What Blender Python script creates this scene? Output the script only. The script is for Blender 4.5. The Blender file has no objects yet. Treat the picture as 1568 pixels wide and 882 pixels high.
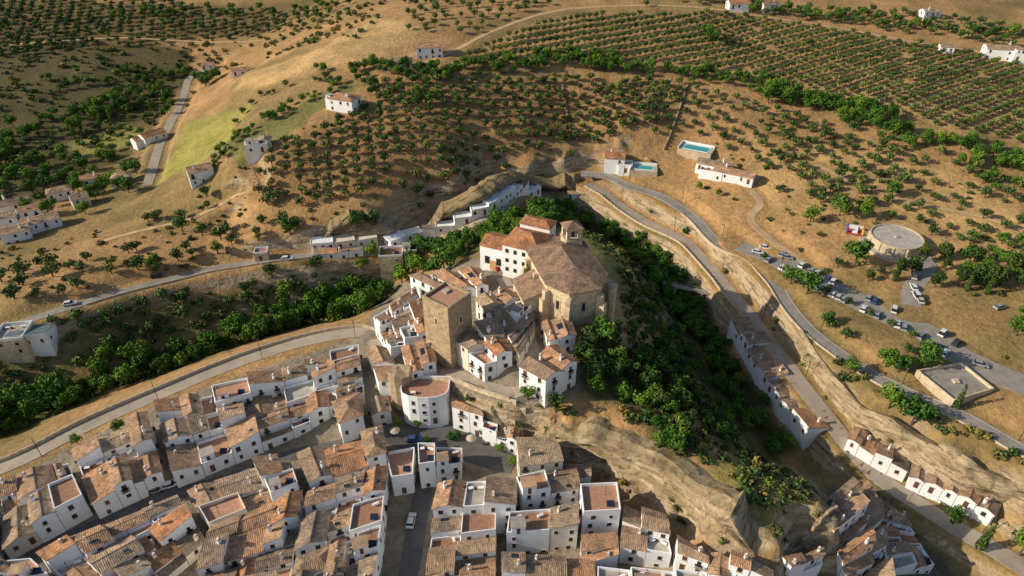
import bpy, math, random, numpy as np
from mathutils import Vector, Matrix
random.seed(7); np.random.seed(7)
R=random.random
def U(a,b): return a+(b-a)*R()
scene=bpy.context.scene
CAMH=140.0; PITCH=math.radians(35); F=1045.3
# ---------------------------------------------------------------- survey: photo bearings -> world positions
def ray(u,v):
    dx=(u-784)/F; dy=-(v-441)/F
    d=np.array([dx, math.cos(PITCH)+dy*math.sin(PITCH), -math.sin(PITCH)+dy*math.cos(PITCH)])
    return d
def at_z(u,v,z):
    d=ray(u,v); t=(z-CAMH)/d[2]; return (d[0]*t,d[1]*t)
def vnoise(x,y,s,seed=0):
    rs=np.random.RandomState(seed); G=rs.rand(256,256)
    X=np.asarray(x,float)/s+1000.3; Y=np.asarray(y,float)/s+1000.7
    i=np.floor(X).astype(int); j=np.floor(Y).astype(int); fx=X-i; fy=Y-j
    fx=fx*fx*(3-2*fx); fy=fy*fy*(3-2*fy)
    a=G[i%256,j%256]; b=G[(i+1)%256,j%256]; c=G[i%256,(j+1)%256]; d=G[(i+1)%256,(j+1)%256]
    return (a*(1-fx)+b*fx)*(1-fy)+(c*(1-fx)+d*fx)*fy
def fbm(x,y,s,seed=0):
    return 0.55*vnoise(x,y,s,seed)+0.28*vnoise(x,y,s/2.1,seed+1)+0.17*vnoise(x,y,s/4.3,seed+2)
LINES=[
 [(0,712,2),(60,685,2),(150,640,3),(240,602,4),(330,565,5),(400,538,6),(470,520,7),(555,503,9)],
 [(0,690,-8),(150,615,-7),(330,545,-5),(470,503,-3),(560,480,-1)],
 [(0,650,-14),(100,610,-14),(250,565,-14),(400,505,-13),(500,475,-13),(590,445,-13),(650,410,-12),(700,380,-12),(760,345,-11),(830,330,-10),(900,330,-10),(960,365,-10),(1010,410,-11),(1050,470,-12),(1090,540,-13),(1130,600,-14),(1180,660,-14),(1250,715,-14),(1350,770,-14),(1450,840,-14),(1540,910,-14)],
 [(0,560,-6),(120,520,-4),(250,470,-3),(400,440,-3),(480,430,-3),(560,410,-3),(640,388,-3)],
 [(0,497,3),(60,483,3),(120,465,3),(180,447,3),(240,431,3),(330,412,2),(430,398,2),(520,388,1),(600,385,0),(640,372,0),(700,347,0),(760,322,0),(820,298,0),(860,292,0),(900,290,2)],
 [(390,376,8),(480,358,9),(580,350,9),(640,343,10),(700,314,12),(760,287,13),(820,252,14),(880,238,14),(910,242,10)],
 [(905,275,4),(960,285,5),(1010,300,5),(1060,330,5),(1100,370,5),(1150,395,5),(1185,430,5),(1215,480,5),(1260,520,5),(1330,570,5),(1400,605,5),(1480,640,5),(1568,690,5),(1700,750,5)],
 [(925,300,2),(960,320,1),(1000,345,0),(1050,370,-1),(1090,410,-2),(1120,450,-3),(1150,490,-4),(1190,545,-4),(1230,600,-4),(1275,655,-5),(1330,720,-7),(1420,775,-8),(1568,870,-9),(1700,950,-9)],
 [(1190,505,-3),(1230,555,-3),(1275,625,-3),(1320,672,-4),(1400,712,-5),(1530,777,-6),(1700,860,-6)],
 [(1185,478,4),(1225,530,4),(1262,590,4),(1330,636,4),(1450,685,4),(1568,735,4),(1700,790,4)],
 [(640,590,13),(700,592,14),(760,612,15),(820,632,15),(870,650,14),(940,680,13),(1010,718,12),(1080,765,12),(1140,800,12),(1200,825,12)],
 [(620,638,5),(690,641,5),(780,668,5),(850,692,5),(920,722,4),(980,755,3),(1050,805,2),(1120,848,1),(1200,868,0)],
 [(1290,785,11),(1250,760,12),(1200,745,13),(1130,715,12),(1060,670,13)],
 [(1300,810,-5),(1280,850,-4),(1220,868,-2)],
 [(1060,590,3),(1110,650,-2),(1170,705,-4),(1240,745,-5),(1290,765,-7)],
]
PTS=[(500,300,15),(600,290,15),(700,262,17),(790,215,19),(870,200,18),(500,250,21),(600,240,22),(700,218,22),(800,185,24),(560,190,28),(650,170,30),(750,150,30),(850,140,29),(560,120,37),(650,110,38),(750,105,37),(850,105,35),(1050,110,32),(1100,160,26),(1000,180,23),(950,200,20),(930,225,14),(960,250,9),
(350,330,6),(430,330,11),(420,260,21),(380,255,20),(300,300,9),(350,222,22),(310,260,13),(230,290,0),(440,190,28),(510,160,32),(440,110,31),(370,120,22),(480,80,36),(560,50,41),(610,30,43),(650,70,42),(650,20,46),
(240,230,-2),(270,170,-3),(285,130,-3),(330,105,0),(150,200,-5),(50,250,-5),(0,330,-5),(100,330,-2),(0,400,0),(0,160,0),(0,100,5),(150,95,5),(300,75,4),(0,20,18),(200,10,18),(400,40,12),(480,20,22),(550,12,35),
(100,400,3),(200,380,4),(300,370,5),(0,440,3),(200,335,3),(150,300,-2),(60,330,-2),(-150,400,0),(-150,100,5),(-150,600,-8),(-200,900,0),
(1000,262,8),(1060,235,12),(1150,285,10),(1200,350,8),(1150,200,20),(1250,200,20),(1300,300,13),(1300,400,8),(1400,250,18),(1568,260,19),(1568,350,14),(1450,350,11),(1500,450,9),(1568,560,7),(1400,480,7),(1300,480,6),(1250,430,6),(1200,150,26),(1400,150,28),(1568,160,28),(1100,60,36),(1350,60,36),(1568,90,33),(900,30,44),(1100,10,46),(1400,5,45),(1568,20,42),(800,60,42),(1750,100,34),(1750,400,14),(1750,600,8),
(1180,380,6),(1300,450,6),(1400,500,6.5),(1450,530,6.5),(1460,600,5.5),
(880,490,21),(840,470,21),(940,500,19),(790,415,21),(745,398,19),(850,400,19),(685,545,16),(610,480,13),(585,520,11),(600,590,9),(650,450,14),(700,425,16),(750,585,16),(800,610,16),(760,520,18),(850,560,18),(820,500,19),(650,560,14),
(900,360,10),(950,385,9),(930,430,14),(980,450,6),(1000,500,4),(970,560,12),(960,610,14),(1000,650,14),(1010,560,5),(890,620,15),
(700,675,4),(600,700,4),(640,860,0),(400,700,2),(200,780,1),(0,850,0),(560,640,6),(230,745,2),(900,820,1),(1000,900,0),(0,1100,0),(784,1100,0),(1400,1100,-5),(480,620,5),(300,640,4),(790,720,3),
(1300,790,-9),(1350,850,-9),(1400,900,-9),(1130,800,13),(1200,785,13)]
ctrl=[]
for L in LINES:
    for a,b in zip(L[:-1],L[1:]):
        pa=at_z(*a); pb=at_z(*b); d=math.dist(pa,pb); n=max(1,int(d/11))
        for k in range(n):
            t=k/n; ctrl.append((pa[0]+(pb[0]-pa[0])*t,pa[1]+(pb[1]-pa[1])*t,a[2]+(b[2]-a[2])*t))
    ctrl.append((*at_z(*L[-1]),L[-1][2]))
for p in PTS: ctrl.append((*at_z(*p),p[2]))
for (x,y,z) in [(-900,800,40),(-900,300,10),(-900,-100,5),(0,900,70),(-400,700,35),(400,700,60),(900,800,60),(900,300,25),(900,-100,0),(0,-300,0),(-400,-300,0),(400,-300,-5),(-2500,2500,120),(0,2500,140),(2500,2500,130),(2500,0,60),(-2500,0,60),(0,-2500,30),(-1200,1500,90),(1200,1500,90)]:
    ctrl.append((x,y,z))
C=np.array(ctrl); N=len(C)
D=np.sqrt(((C[:,None,:2]-C[None,:,:2])**2).sum(-1))
A=np.zeros((N+1,N+1)); A[:N,:N]=-D+np.eye(N)*0.6; A[:N,N]=1; A[N,:N]=1
w=np.linalg.lstsq(A,np.concatenate([C[:,2],[0]]),rcond=None)[0]
def geo(a,b,s,g,end):
    out=[];x=a;st=s
    while abs(x)<abs(end): st*=g; x+=st*(1 if end>a else -1); out.append(x)
    return out
xs=np.concatenate([np.array(geo(-430,0,2.4,1.12,-4200))[::-1],np.arange(-430,-230,2.2),np.arange(-230,260,1.1),np.arange(260,430,2.2),np.array(geo(430,0,2.4,1.12,4200))])
ysn=[];y=50.0;st=1.5
while y>-2500: ysn.append(y); st*=1.14; y-=st
ys=np.concatenate([np.array(ysn)[::-1],np.arange(51.2,330,1.1),np.arange(330,560,2.2),np.array(geo(560,0,2.4,1.12,4500))])
xs=np.unique(xs); ys=np.unique(ys)
NX,NY=len(xs),len(ys)
GX,GY=np.meshgrid(xs,ys)
Z=np.zeros(NX*NY); fx=GX.ravel(); fy=GY.ravel()
for s in range(0,len(fx),20000):
    e=s+20000
    dd=np.sqrt((fx[s:e,None]-C[None,:,0])**2+(fy[s:e,None]-C[None,:,1])**2)
    Z[s:e]=-(dd@w[:N])+w[N]
Z=Z.reshape(NY,NX)
def H(x,y):
    x=np.asarray(x,float); y=np.asarray(y,float)
    i=np.clip(np.searchsorted(xs,x)-1,0,NX-2); j=np.clip(np.searchsorted(ys,y)-1,0,NY-2)
    tx=np.clip((x-xs[i])/(xs[i+1]-xs[i]),0,1); ty=np.clip((y-ys[j])/(ys[j+1]-ys[j]),0,1)
    return (Z[j,i]*(1-tx)+Z[j,i+1]*tx)*(1-ty)+(Z[j+1,i]*(1-tx)+Z[j+1,i+1]*tx)*ty
def P(u,v,h=0.0):
    d=ray(u,v); ts=np.arange(70,1200,0.8)
    x=d[0]*ts;y=d[1]*ts;z=CAMH+d[2]*ts-h-H(x,y)
    k=np.argmax(z<0)
    if z[k]>=0: k=len(ts)-1
    t0=ts[max(k-1,0)]; z0=z[max(k-1,0)]; z1=z[k]; t=t0+0.8*z0/(z0-z1+1e-9) if z0>z1 else ts[k]
    return np.array([d[0]*t,d[1]*t])
def PL(l,h=0): return [P(u,v,h) for u,v in l]
def inpoly(poly,X,Y):
    c=np.zeros(np.shape(X),bool); n=len(poly); j=n-1
    for i in range(n):
        xi,yi=poly[i];xj,yj=poly[j]
        if yi!=yj:
            c^=((yi>Y)!=(yj>Y))&(X<(xj-xi)*(Y-yi)/(yj-yi)+xi)
        j=i
    return c
wx=GX+(fbm(GX,GY,12,31)-.5)*14; wy=GY+(fbm(GX,GY,12,37)-.5)*14
def blur(m,k):
    m=m.astype(float)
    for _ in range(k):
        m[1:-1,1:-1]=(m[1:-1,1:-1]*2+m[:-2,1:-1]+m[2:,1:-1]+m[1:-1,:-2]+m[1:-1,2:])/6
    return m
CLIFFS=[[(640,592),(700,594),(760,612),(830,634),(940,682),(1060,750),(1190,822),(1290,790),(1300,820),(1210,868),(1120,858),(1040,815),(980,768),(920,738),(850,705),(780,682),(690,655),(620,648)],
 [(1165,468),(1225,528),(1262,588),(1330,634),(1450,683),(1568,733),(1700,790),(1700,860),(1530,780),(1400,715),(1320,675),(1270,625),(1225,555),(1185,508)],
 [(395,372),(480,352),(640,338),(760,284),(820,247),(885,234),(915,244),(890,282),(820,290),(760,312),(700,338),(640,362),(580,372),(470,380),(400,390)],
 [(1050,378),(1100,420),(1140,465),(1130,480),(1085,430),(1040,385)]]
CW=[PL(c) for c in CLIFFS]
rockm=np.zeros((NY,NX),bool)
for c_ in CW: rockm|=inpoly(c_,GX+(wx-GX)*.4,GY+(wy-GY)*.4)
rockm=blur(rockm,2)
gy_,gx_=np.gradient(Z,ys,xs)
slope=np.sqrt(gx_**2+gy_**2)
st_=np.clip((slope-0.45)/0.7,0,1)
Z+= (fbm(GX,GY,14,3)-0.5)*1.6*np.clip(slope*4,0.08,1)
ridged=1-np.abs(fbm(GX,GY,9,61)-.5)*4
Z+= (fbm(GX,GY,5,8)-0.5)*3.4*np.maximum(st_,rockm*.9) + (vnoise(GX,GY,2.6,12)-0.5)*1.8*np.maximum(st_,rockm)+ (ridged-.5)*1.8*rockm
q_=(Z+(fbm(GX,GY,25,41)-.5)*4)/3.0; fr=q_-np.floor(q_); s_=np.clip((fr-.35)/.25,0,1); s_=s_*s_*(3-2*s_)
Z=Z+(s_-fr)*3.0*rockm*.9
far=np.clip((np.hypot(GX,GY)-700)/500,0,1); Z+=far*(fbm(GX,GY,400,20)-0.5)*90
def resample(pts,step):
    pts=[np.array(p,float) for p in pts]
    ext=[2*pts[0]-pts[1]]+pts+[2*pts[-1]-pts[-2]]
    out=[]
    for i in range(1,len(ext)-2):
        p0,p1,p2,p3=ext[i-1:i+3]; n=max(2,int(np.linalg.norm(p2-p1)/step))
        for k in range(n):
            t=k/n
            out.append(0.5*((2*p1)+(-p0+p2)*t+(2*p0-5*p1+4*p2-p3)*t*t+(-p0+3*p1-3*p2+p3)*t**3))
    out.append(pts[-1]); return np.array(out)
def normals(pl):
    t=np.gradient(pl,axis=0); t/=np.linalg.norm(t,axis=1)[:,None]+1e-9
    return np.stack([-t[:,1],t[:,0]],1)
def seg_near(pl,zp,X,Y):
    best=np.full(X.shape,1e9); bz=np.zeros(X.shape)
    for i in range(len(pl)):
        d=(X-pl[i,0])**2+(Y-pl[i,1])**2
        m=d<best; best[m]=d[m]; bz[m]=zp[i]
    return np.sqrt(best),bz
OX0,OY0,OW,OH=-450,20,900,700
occ=np.zeros((OH,OW),bool)
oy,ox=np.mgrid[0:OH,0:OW]; oxw=ox+OX0+0.5; oyw=oy+OY0+0.5
def mark(poly,grow=0,A=None):
    if A is None: A=occ
    p=np.array(poly); c=p.mean(0)
    if grow:
        q=p-c; L=np.linalg.norm(q,axis=1)[:,None]; p=c+q*(L+grow)/L
    i0=int(max(0,p[:,0].min()-OX0-1));i1=int(min(OW,p[:,0].max()-OX0+2));j0=int(max(0,p[:,1].min()-OY0-1));j1=int(min(OH,p[:,1].max()-OY0+2))
    if i1<=i0 or j1<=j0: return
    A[j0:j1,i0:i1]|=inpoly(p,oxw[j0:j1,i0:i1],oyw[j0:j1,i0:i1])
cliffocc=np.zeros((OH,OW),bool)
for c_ in CW: mark(c_,0,cliffocc)
def occupied(x,y,cliff=False):
    i=np.clip((np.asarray(x)-OX0).astype(int),0,OW-1); j=np.clip((np.asarray(y)-OY0).astype(int),0,OH-1)
    return occ[j,i]|(cliffocc[j,i] if cliff else False)
# ---------------------------------------------------------------- materials
def newmat(name):
    m=bpy.data.materials.new(name); m.use_nodes=True; nt=m.node_tree
    b=nt.nodes['Principled BSDF']; b.inputs['Roughness'].default_value=0.85
    b.inputs['Specular IOR Level'].default_value=0.2
    return m,nt,b
def nd(nt,t,**k):
    n=nt.nodes.new(t)
    for a,v in k.items(): setattr(n,a,v)
    return n
def noise(nt,scale,vec=None,detail=3,rough=0.6):
    n=nd(nt,'ShaderNodeTexNoise'); n.inputs['Scale'].default_value=scale; n.inputs['Detail'].default_value=detail; n.inputs['Roughness'].default_value=rough
    if vec is not None: nt.links.new(vec,n.inputs['Vector'])
    return n.outputs['Fac']
def ramp(nt,fac,stops):
    n=nd(nt,'ShaderNodeValToRGB'); e=n.color_ramp.elements
    while len(e)<len(stops): e.new(0.5)
    for k,(p,c) in enumerate(stops):
        e[k].position=p; e[k].color=(*c,1) if len(c)==3 else c
    nt.links.new(fac,n.inputs[0]); return n.outputs[0]
def mix(nt,a,b,f,mode='MIX'):
    n=nd(nt,'ShaderNodeMix',data_type='RGBA',blend_type=mode)
    for s,v in ((n.inputs[0],f),(n.inputs[6],a),(n.inputs[7],b)):
        if isinstance(v,(int,float)): s.default_value=v
        elif isinstance(v,tuple): s.default_value=(*v,1)
        else: nt.links.new(v,s)
    return n.outputs[2]
def mrange(nt,v,a,b,c=0,d=1):
    n=nd(nt,'ShaderNodeMapRange'); nt.links.new(v,n.inputs[0])
    for i,x in enumerate((a,b,c,d)): n.inputs[i+1].default_value=x
    return n.outputs[0]
def bump(nt,b,h,strength=0.5,dist=0.3):
    n=nd(nt,'ShaderNodeBump'); n.inputs['Strength'].default_value=strength; n.inputs['Distance'].default_value=dist
    nt.links.new(h,n.inputs['Height']); nt.links.new(n.outputs[0],b.inputs['Normal'])
def pos(nt): return nd(nt,'ShaderNodeNewGeometry').outputs['Position']
def simple(name,col,var=0.25,scale=1.5,rough=0.85,objvar=0.0):
    m,nt,b=newmat(name); p=pos(nt)
    f=noise(nt,scale,p); lo=tuple(c*(1-var) for c in col); hi=tuple(min(1,c*(1+var)) for c in col)
    c=ramp(nt,f,[(0.3,lo),(0.7,hi)])
    if objvar:
        oi=nd(nt,'ShaderNodeObjectInfo').outputs['Random']
        c=mix(nt,c,ramp(nt,oi,[(0,(1-objvar,)*3),(1,(1+objvar,)*3)]),1.0,'MULTIPLY')
    nt.links.new(c,b.inputs['Base Color']); b.inputs['Roughness'].default_value=rough
    return m
def rockcol(nt,p):
    mp=nd(nt,'ShaderNodeMapping'); mp.inputs['Scale'].default_value=(0.18,0.18,1.3); nt.links.new(p,mp.inputs[0])
    rk=noise(nt,0.8,mp.outputs[0],5,0.7)
    return ramp(nt,rk,[(0.33,(0.09,0.065,0.045)),(0.42,(0.27,0.195,0.12)),(0.54,(0.43,0.33,0.21)),(0.74,(0.56,0.46,0.32))]),rk
mt,nt,b=newmat('dry_hillside_ground'); p=pos(nt)
an=nd(nt,'ShaderNodeAttribute',attribute_name='Col'); att=an.outputs['Color']
ar=nd(nt,'ShaderNodeAttribute',attribute_name='rock').outputs['Fac']
n1=noise(nt,0.06,p,5,0.65); n2=noise(nt,0.55,p,4,0.7); n3=noise(nt,2.2,p,2,0.7)
c=mix(nt,att,ramp(nt,n1,[(0.3,(0.66,0.68,0.64)),(0.7,(1.25,1.2,1.14))]),1.0,'MULTIPLY')
c=mix(nt,c,ramp(nt,n2,[(0.3,(0.66,0.66,0.64)),(0.72,(1.28,1.25,1.22))]),1.0,'MULTIPLY')
c=mix(nt,c,(0.08,0.085,0.03),mrange(nt,n3,0.57,0.72,0,0.55))
sep=nd(nt,'ShaderNodeSeparateXYZ'); nt.links.new(nd(nt,'ShaderNodeNewGeometry').outputs['Normal'],sep.inputs[0])
rock,rk=rockcol(nt,p)
rock=mix(nt,rock,(0.12,0.11,0.05),mrange(nt,n2,0.55,0.64,0,0.6))
nz=nd(nt,'ShaderNodeMath',operation='ADD'); nt.links.new(sep.outputs[2],nz.inputs[0]); nt.links.new(mrange(nt,n2,0.3,0.7,-0.08,0.08),nz.inputs[1])
mxx=nd(nt,'ShaderNodeMath',operation='MAXIMUM'); nt.links.new(mrange(nt,nz.outputs[0],0.78,0.62,0,1),mxx.inputs[0]); nt.links.new(mrange(nt,ar,0.2,0.8,0,.9),mxx.inputs[1])
c=mix(nt,c,rock,mxx.outputs[0])
nt.links.new(c,b.inputs['Base Color']); b.inputs['Roughness'].default_value=0.95
bump(nt,b,n2,0.7,0.9)
M_TERR=mt
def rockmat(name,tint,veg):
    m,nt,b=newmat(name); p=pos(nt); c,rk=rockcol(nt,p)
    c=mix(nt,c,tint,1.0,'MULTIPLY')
    sp=nd(nt,'ShaderNodeSeparateXYZ'); nt.links.new(nd(nt,'ShaderNodeNewGeometry').outputs['Normal'],sp.inputs[0])
    up=mrange(nt,sp.outputs[2],.55,.9,0,veg)
    c=mix(nt,c,(0.3,0.21,0.1),up)
    c=mix(nt,c,(0.1,0.1,0.04),mrange(nt,noise(nt,.5,p,4,.7),.52,.64,0,.8)); nt.links.new(c,b.inputs['Base Color']); bump(nt,b,rk,.8,.5); return m
M_ROCK=rockmat('limestone_outcrop',(1.,1.,1.),.5)
M_ROCKD=rockmat('shaded_limestone',(.62,.6,.6),.95)  # same limestone, tinted darker so its colour carries the cave cliff's shade
def roofmat(name,stops):
    m,nt,b=newmat(name); g=nd(nt,'ShaderNodeNewGeometry'); Nn=g.outputs['True Normal']; Pp=g.outputs['Position']
    cr=nd(nt,'ShaderNodeVectorMath',operation='CROSS_PRODUCT'); nt.links.new(Nn,cr.inputs[0]); cr.inputs[1].default_value=(0,0,1)
    nm=nd(nt,'ShaderNodeVectorMath',operation='NORMALIZE'); nt.links.new(cr.outputs[0],nm.inputs[0])
    ac=nd(nt,'ShaderNodeVectorMath',operation='DOT_PRODUCT'); nt.links.new(Pp,ac.inputs[0]); nt.links.new(nm.outputs[0],ac.inputs[1])
    b2=nd(nt,'ShaderNodeVectorMath',operation='CROSS_PRODUCT'); nt.links.new(nm.outputs[0],b2.inputs[0]); nt.links.new(Nn,b2.inputs[1])
    al=nd(nt,'ShaderNodeVectorMath',operation='DOT_PRODUCT'); nt.links.new(Pp,al.inputs[0]); nt.links.new(b2.outputs[0],al.inputs[1])
    cb=nd(nt,'ShaderNodeCombineXYZ')
    mu=nd(nt,'ShaderNodeMath',operation='MULTIPLY'); nt.links.new(ac.outputs['Value'],mu.inputs[0]); mu.inputs[1].default_value=2.4
    mv=nd(nt,'ShaderNodeMath',operation='MULTIPLY'); nt.links.new(al.outputs['Value'],mv.inputs[0]); mv.inputs[1].default_value=0.8
    nt.links.new(mu.outputs[0],cb.inputs[0]); nt.links.new(mv.outputs[0],cb.inputs[1])
    oi=nd(nt,'ShaderNodeObjectInfo').outputs['Random']
    st=noise(nt,1.0,cb.outputs[0],2,0.7); bl=noise(nt,0.35,Pp,3,0.65)
    base=ramp(nt,oi,stops)
    c=mix(nt,base,ramp(nt,st,[(0.3,(0.5,0.5,0.5)),(0.7,(1.45,1.4,1.32))]),1.0,'MULTIPLY')
    c=mix(nt,c,ramp(nt,bl,[(0.35,(0.6,0.65,0.67)),(0.65,(1.25,1.19,1.12))]),1.0,'MULTIPLY')
    sn=nd(nt,'ShaderNodeMath',operation='SINE'); m3=nd(nt,'ShaderNodeMath',operation='MULTIPLY'); nt.links.new(ac.outputs['Value'],m3.inputs[0]); m3.inputs[1].default_value=2*math.pi/0.42; nt.links.new(m3.outputs[0],sn.inputs[0])
    c=mix(nt,c,ramp(nt,mrange(nt,sn.outputs[0],-1,1),[(0,(0.62,0.62,0.62)),(0.6,(1.08,1.08,1.08))]),1.0,'MULTIPLY')
    nt.links.new(c,b.inputs['Base Color']); bump(nt,b,sn.outputs[0],0.4,0.06); b.inputs['Roughness'].default_value=0.9
    return m
M_ROOF=roofmat('weathered_clay_tiles',[(0,(0.3,0.22,0.165)),(0.15,(0.42,0.29,0.195)),(0.35,(0.5,0.29,0.17)),(0.5,(0.36,0.27,0.205)),(0.65,(0.46,0.32,0.22)),(0.8,(0.53,0.26,0.135)),(0.92,(0.48,0.36,0.25)),(1,(0.25,0.195,0.155))])
M_ROOFR=roofmat('red_clay_tiles',[(0,(0.44,0.2,0.11)),(1,(0.48,0.23,0.12))])
M_ROOFB=roofmat('brown_church_tiles',[(0,(0.29,0.2,0.14)),(1,(0.31,0.21,0.15))])
def wallmat(name,stops,grime=0.35):
    m,nt,b=newmat(name); p=pos(nt)
    oi=nd(nt,'ShaderNodeObjectInfo').outputs['Random']; base=ramp(nt,oi,stops)
    mp=nd(nt,'ShaderNodeMapping'); mp.inputs['Scale'].default_value=(1.2,1.2,0.25); nt.links.new(p,mp.inputs[0])
    f=noise(nt,0.9,mp.outputs[0],3,0.7)
    c=mix(nt,base,(0.52,0.48,0.43),mrange(nt,f,0.5,0.85,0,grime))
    nt.links.new(c,b.inputs['Base Color']); return m
M_WALL=wallmat('whitewashed_wall',[(0,(0.84,0.84,0.83)),(0.5,(0.86,0.86,0.86)),(0.9,(0.86,0.86,0.87)),(0.94,(0.72,0.62,0.48)),(1,(0.82,0.78,0.7))])
def stonemat(name,a,bc,c3,sc=1.0):
    m,nt,b=newmat(name); p=pos(nt)
    f=noise(nt,0.5*sc,p,4,0.7); br=nd(nt,'ShaderNodeTexVoronoi'); br.inputs['Scale'].default_value=1.6
    mp=nd(nt,'ShaderNodeMapping'); mp.inputs['Scale'].default_value=(0.7,0.7,1.5); nt.links.new(p,mp.inputs[0]); nt.links.new(mp.outputs[0],br.inputs['Vector'])
    c=ramp(nt,f,[(0.3,a),(0.5,bc),(0.75,c3)])
    sp=nd(nt,'ShaderNodeSeparateColor'); nt.links.new(br.outputs['Color'],sp.inputs[0])
    c=mix(nt,c,ramp(nt,sp.outputs[0],[(0,(0.78,0.78,0.78)),(1,(1.15,1.15,1.15))]),1.0,'MULTIPLY')
    nt.links.new(c,b.inputs['Base Color']); bump(nt,b,f,0.5,0.2); return m
M_STONE=stonemat('golden_sandstone',(0.46,0.35,0.22),(0.62,0.49,0.33),(0.7,0.59,0.43))
M_STONE2=stonemat('castle_masonry',(0.26,0.19,0.11),(0.42,0.31,0.19),(0.5,0.39,0.25),1.6)
M_GLASS,_,b_=newmat('dark_window_glass'); b_.inputs['Base Color'].default_value=(0.025,0.03,0.035,1); b_.inputs['Roughness'].default_value=0.2
M_WOOD=simple('brown_painted_wood',(0.13,0.065,0.035),0.3,2)
M_TERR_F=simple('terracotta_terrace_floor',(0.4,0.22,0.14),0.2,1.2,objvar=0.3)
M_GREYF=simple('concrete_screed',(0.4,0.36,0.31),0.2,0.6,objvar=0.3)
M_IRON=simple('black_iron',(0.03,0.03,0.03),0.1)
M_ROAD=simple('worn_concrete_road',(0.38,0.32,0.25),0.15,0.25)
M_ASPH=simple('asphalt',(0.12,0.115,0.11),0.2,0.3)
M_ASPHL=simple('pale_asphalt',(0.29,0.26,0.225),0.2,0.3)
M_DIRT=simple('dirt_track',(0.5,0.35,0.19),0.2,0.3)
M_PAINT=simple('road_paint',(0.75,0.75,0.72),0.1,3)
M_PARAPET=simple('lime_parapet',(0.5,0.41,0.29),0.2,0.7)
M_ORANGE=simple('orange_awning',(0.55,0.33,0.13),0.1)
M_TEAL=simple('grey_sheet_roof',(0.13,0.17,0.19),0.2)
M_POOL,_,b_=newmat('pool_water'); b_.inputs['Base Color'].default_value=(0.05,0.36,0.36,1); b_.inputs['Roughness'].default_value=0.08
M_TRUNK=simple('bark',(0.12,0.085,0.06),0.3,3)
M_BLUE=simple('solar_panel',(0.02,0.03,0.06),0.1,rough=0.3)
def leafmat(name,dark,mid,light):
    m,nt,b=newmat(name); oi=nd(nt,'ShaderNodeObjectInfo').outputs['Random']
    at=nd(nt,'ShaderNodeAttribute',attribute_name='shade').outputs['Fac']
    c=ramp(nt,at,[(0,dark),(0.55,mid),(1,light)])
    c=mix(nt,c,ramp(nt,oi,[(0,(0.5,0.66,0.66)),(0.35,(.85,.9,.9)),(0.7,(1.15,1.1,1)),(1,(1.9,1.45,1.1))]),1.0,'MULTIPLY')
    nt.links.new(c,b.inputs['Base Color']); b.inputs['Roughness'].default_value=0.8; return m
M_OLIVE=leafmat('olive_foliage',(0.028,0.055,0.014),(0.065,0.12,0.028),(0.13,0.19,0.055))
M_BROAD=leafmat('broadleaf_foliage',(0.022,0.065,0.008),(0.06,0.145,0.016),(0.14,0.25,0.03))
M_PINE=leafmat('pine_foliage',(0.015,0.035,0.008),(0.04,0.08,0.017),(0.09,0.14,0.03))
M_SCRUB=leafmat('scrub_foliage',(0.05,0.06,0.016),(0.12,0.13,0.035),(0.24,0.21,0.065))
MATS=[M_WALL,M_ROOF,M_GLASS,M_WOOD,M_STONE,M_TERR_F,M_IRON,M_GREYF,M_ORANGE,M_BLUE,M_ROOFR,M_ROOFB,M_STONE2,M_PARAPET,M_TEAL,M_POOL,M_PAINT]
WALL,ROOF,GLASS,WOOD,STONE,TFL,IRON,GREYF,ORANGE,BLUE,ROOFR,ROOFB,STONE2,PARA,TEAL,POOL,PAINT=range(17)
# ---------------------------------------------------------------- mesh builder
def link(ob): scene.collection.objects.link(ob); return ob
class MB:
    def __init__(s): s.v=[];s.f=[];s.m=[]
    def face(s,pts,m):
        i=len(s.v); s.v+= [tuple(map(float,p)) for p in pts]; s.f.append(tuple(range(i,i+len(pts)))); s.m.append(m)
    def prism(s,poly,z0,z1,m,mt=None,bottom=False):
        n=len(poly)
        zz0=z0 if hasattr(z0,'__len__') else [z0]*n; zz1=z1 if hasattr(z1,'__len__') else [z1]*n
        for i in range(n):
            j=(i+1)%n
            s.face([(*poly[i],zz0[i]),(*poly[j],zz0[j]),(*poly[j],zz1[j]),(*poly[i],zz1[i])],m)
        s.face([(*poly[i],zz1[i]) for i in range(n)],m if mt is None else mt)
        if bottom: s.face([(*poly[i],zz0[i]) for i in range(n)][::-1],m)
    def slab(s,top,th,m,ms=None):
        n=len(top); bot=[(p[0],p[1],p[2]-th) for p in top]
        s.face(top,m); s.face(bot[::-1],m if ms is None else ms)
        for i in range(n):
            j=(i+1)%n; s.face([bot[i],bot[j],top[j],top[i]],m if ms is None else ms)
    def box(s,cx,cy,z0,w,d,h,ang=0,m=0,mt=None):
        c,sn=math.cos(ang),math.sin(ang)
        poly=[(cx+a*c-b*sn,cy+a*sn+b*c) for a,b in((-w/2,-d/2),(w/2,-d/2),(w/2,d/2),(-w/2,d/2))]
        s.prism(poly,z0,z0+h,m,mt,True)
    def obj(s,name,mats=None,loc=None,rot=0):
        me=bpy.data.meshes.new(name); me.from_pydata(s.v,[],s.f)
        for m in (mats or MATS): me.materials.append(m)
        me.polygons.foreach_set('material_index',s.m); me.update()
        ob=link(bpy.data.objects.new(name,me))
        if loc is not None: ob.location=loc
        ob.rotation_euler=(0,0,rot); return ob
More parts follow.
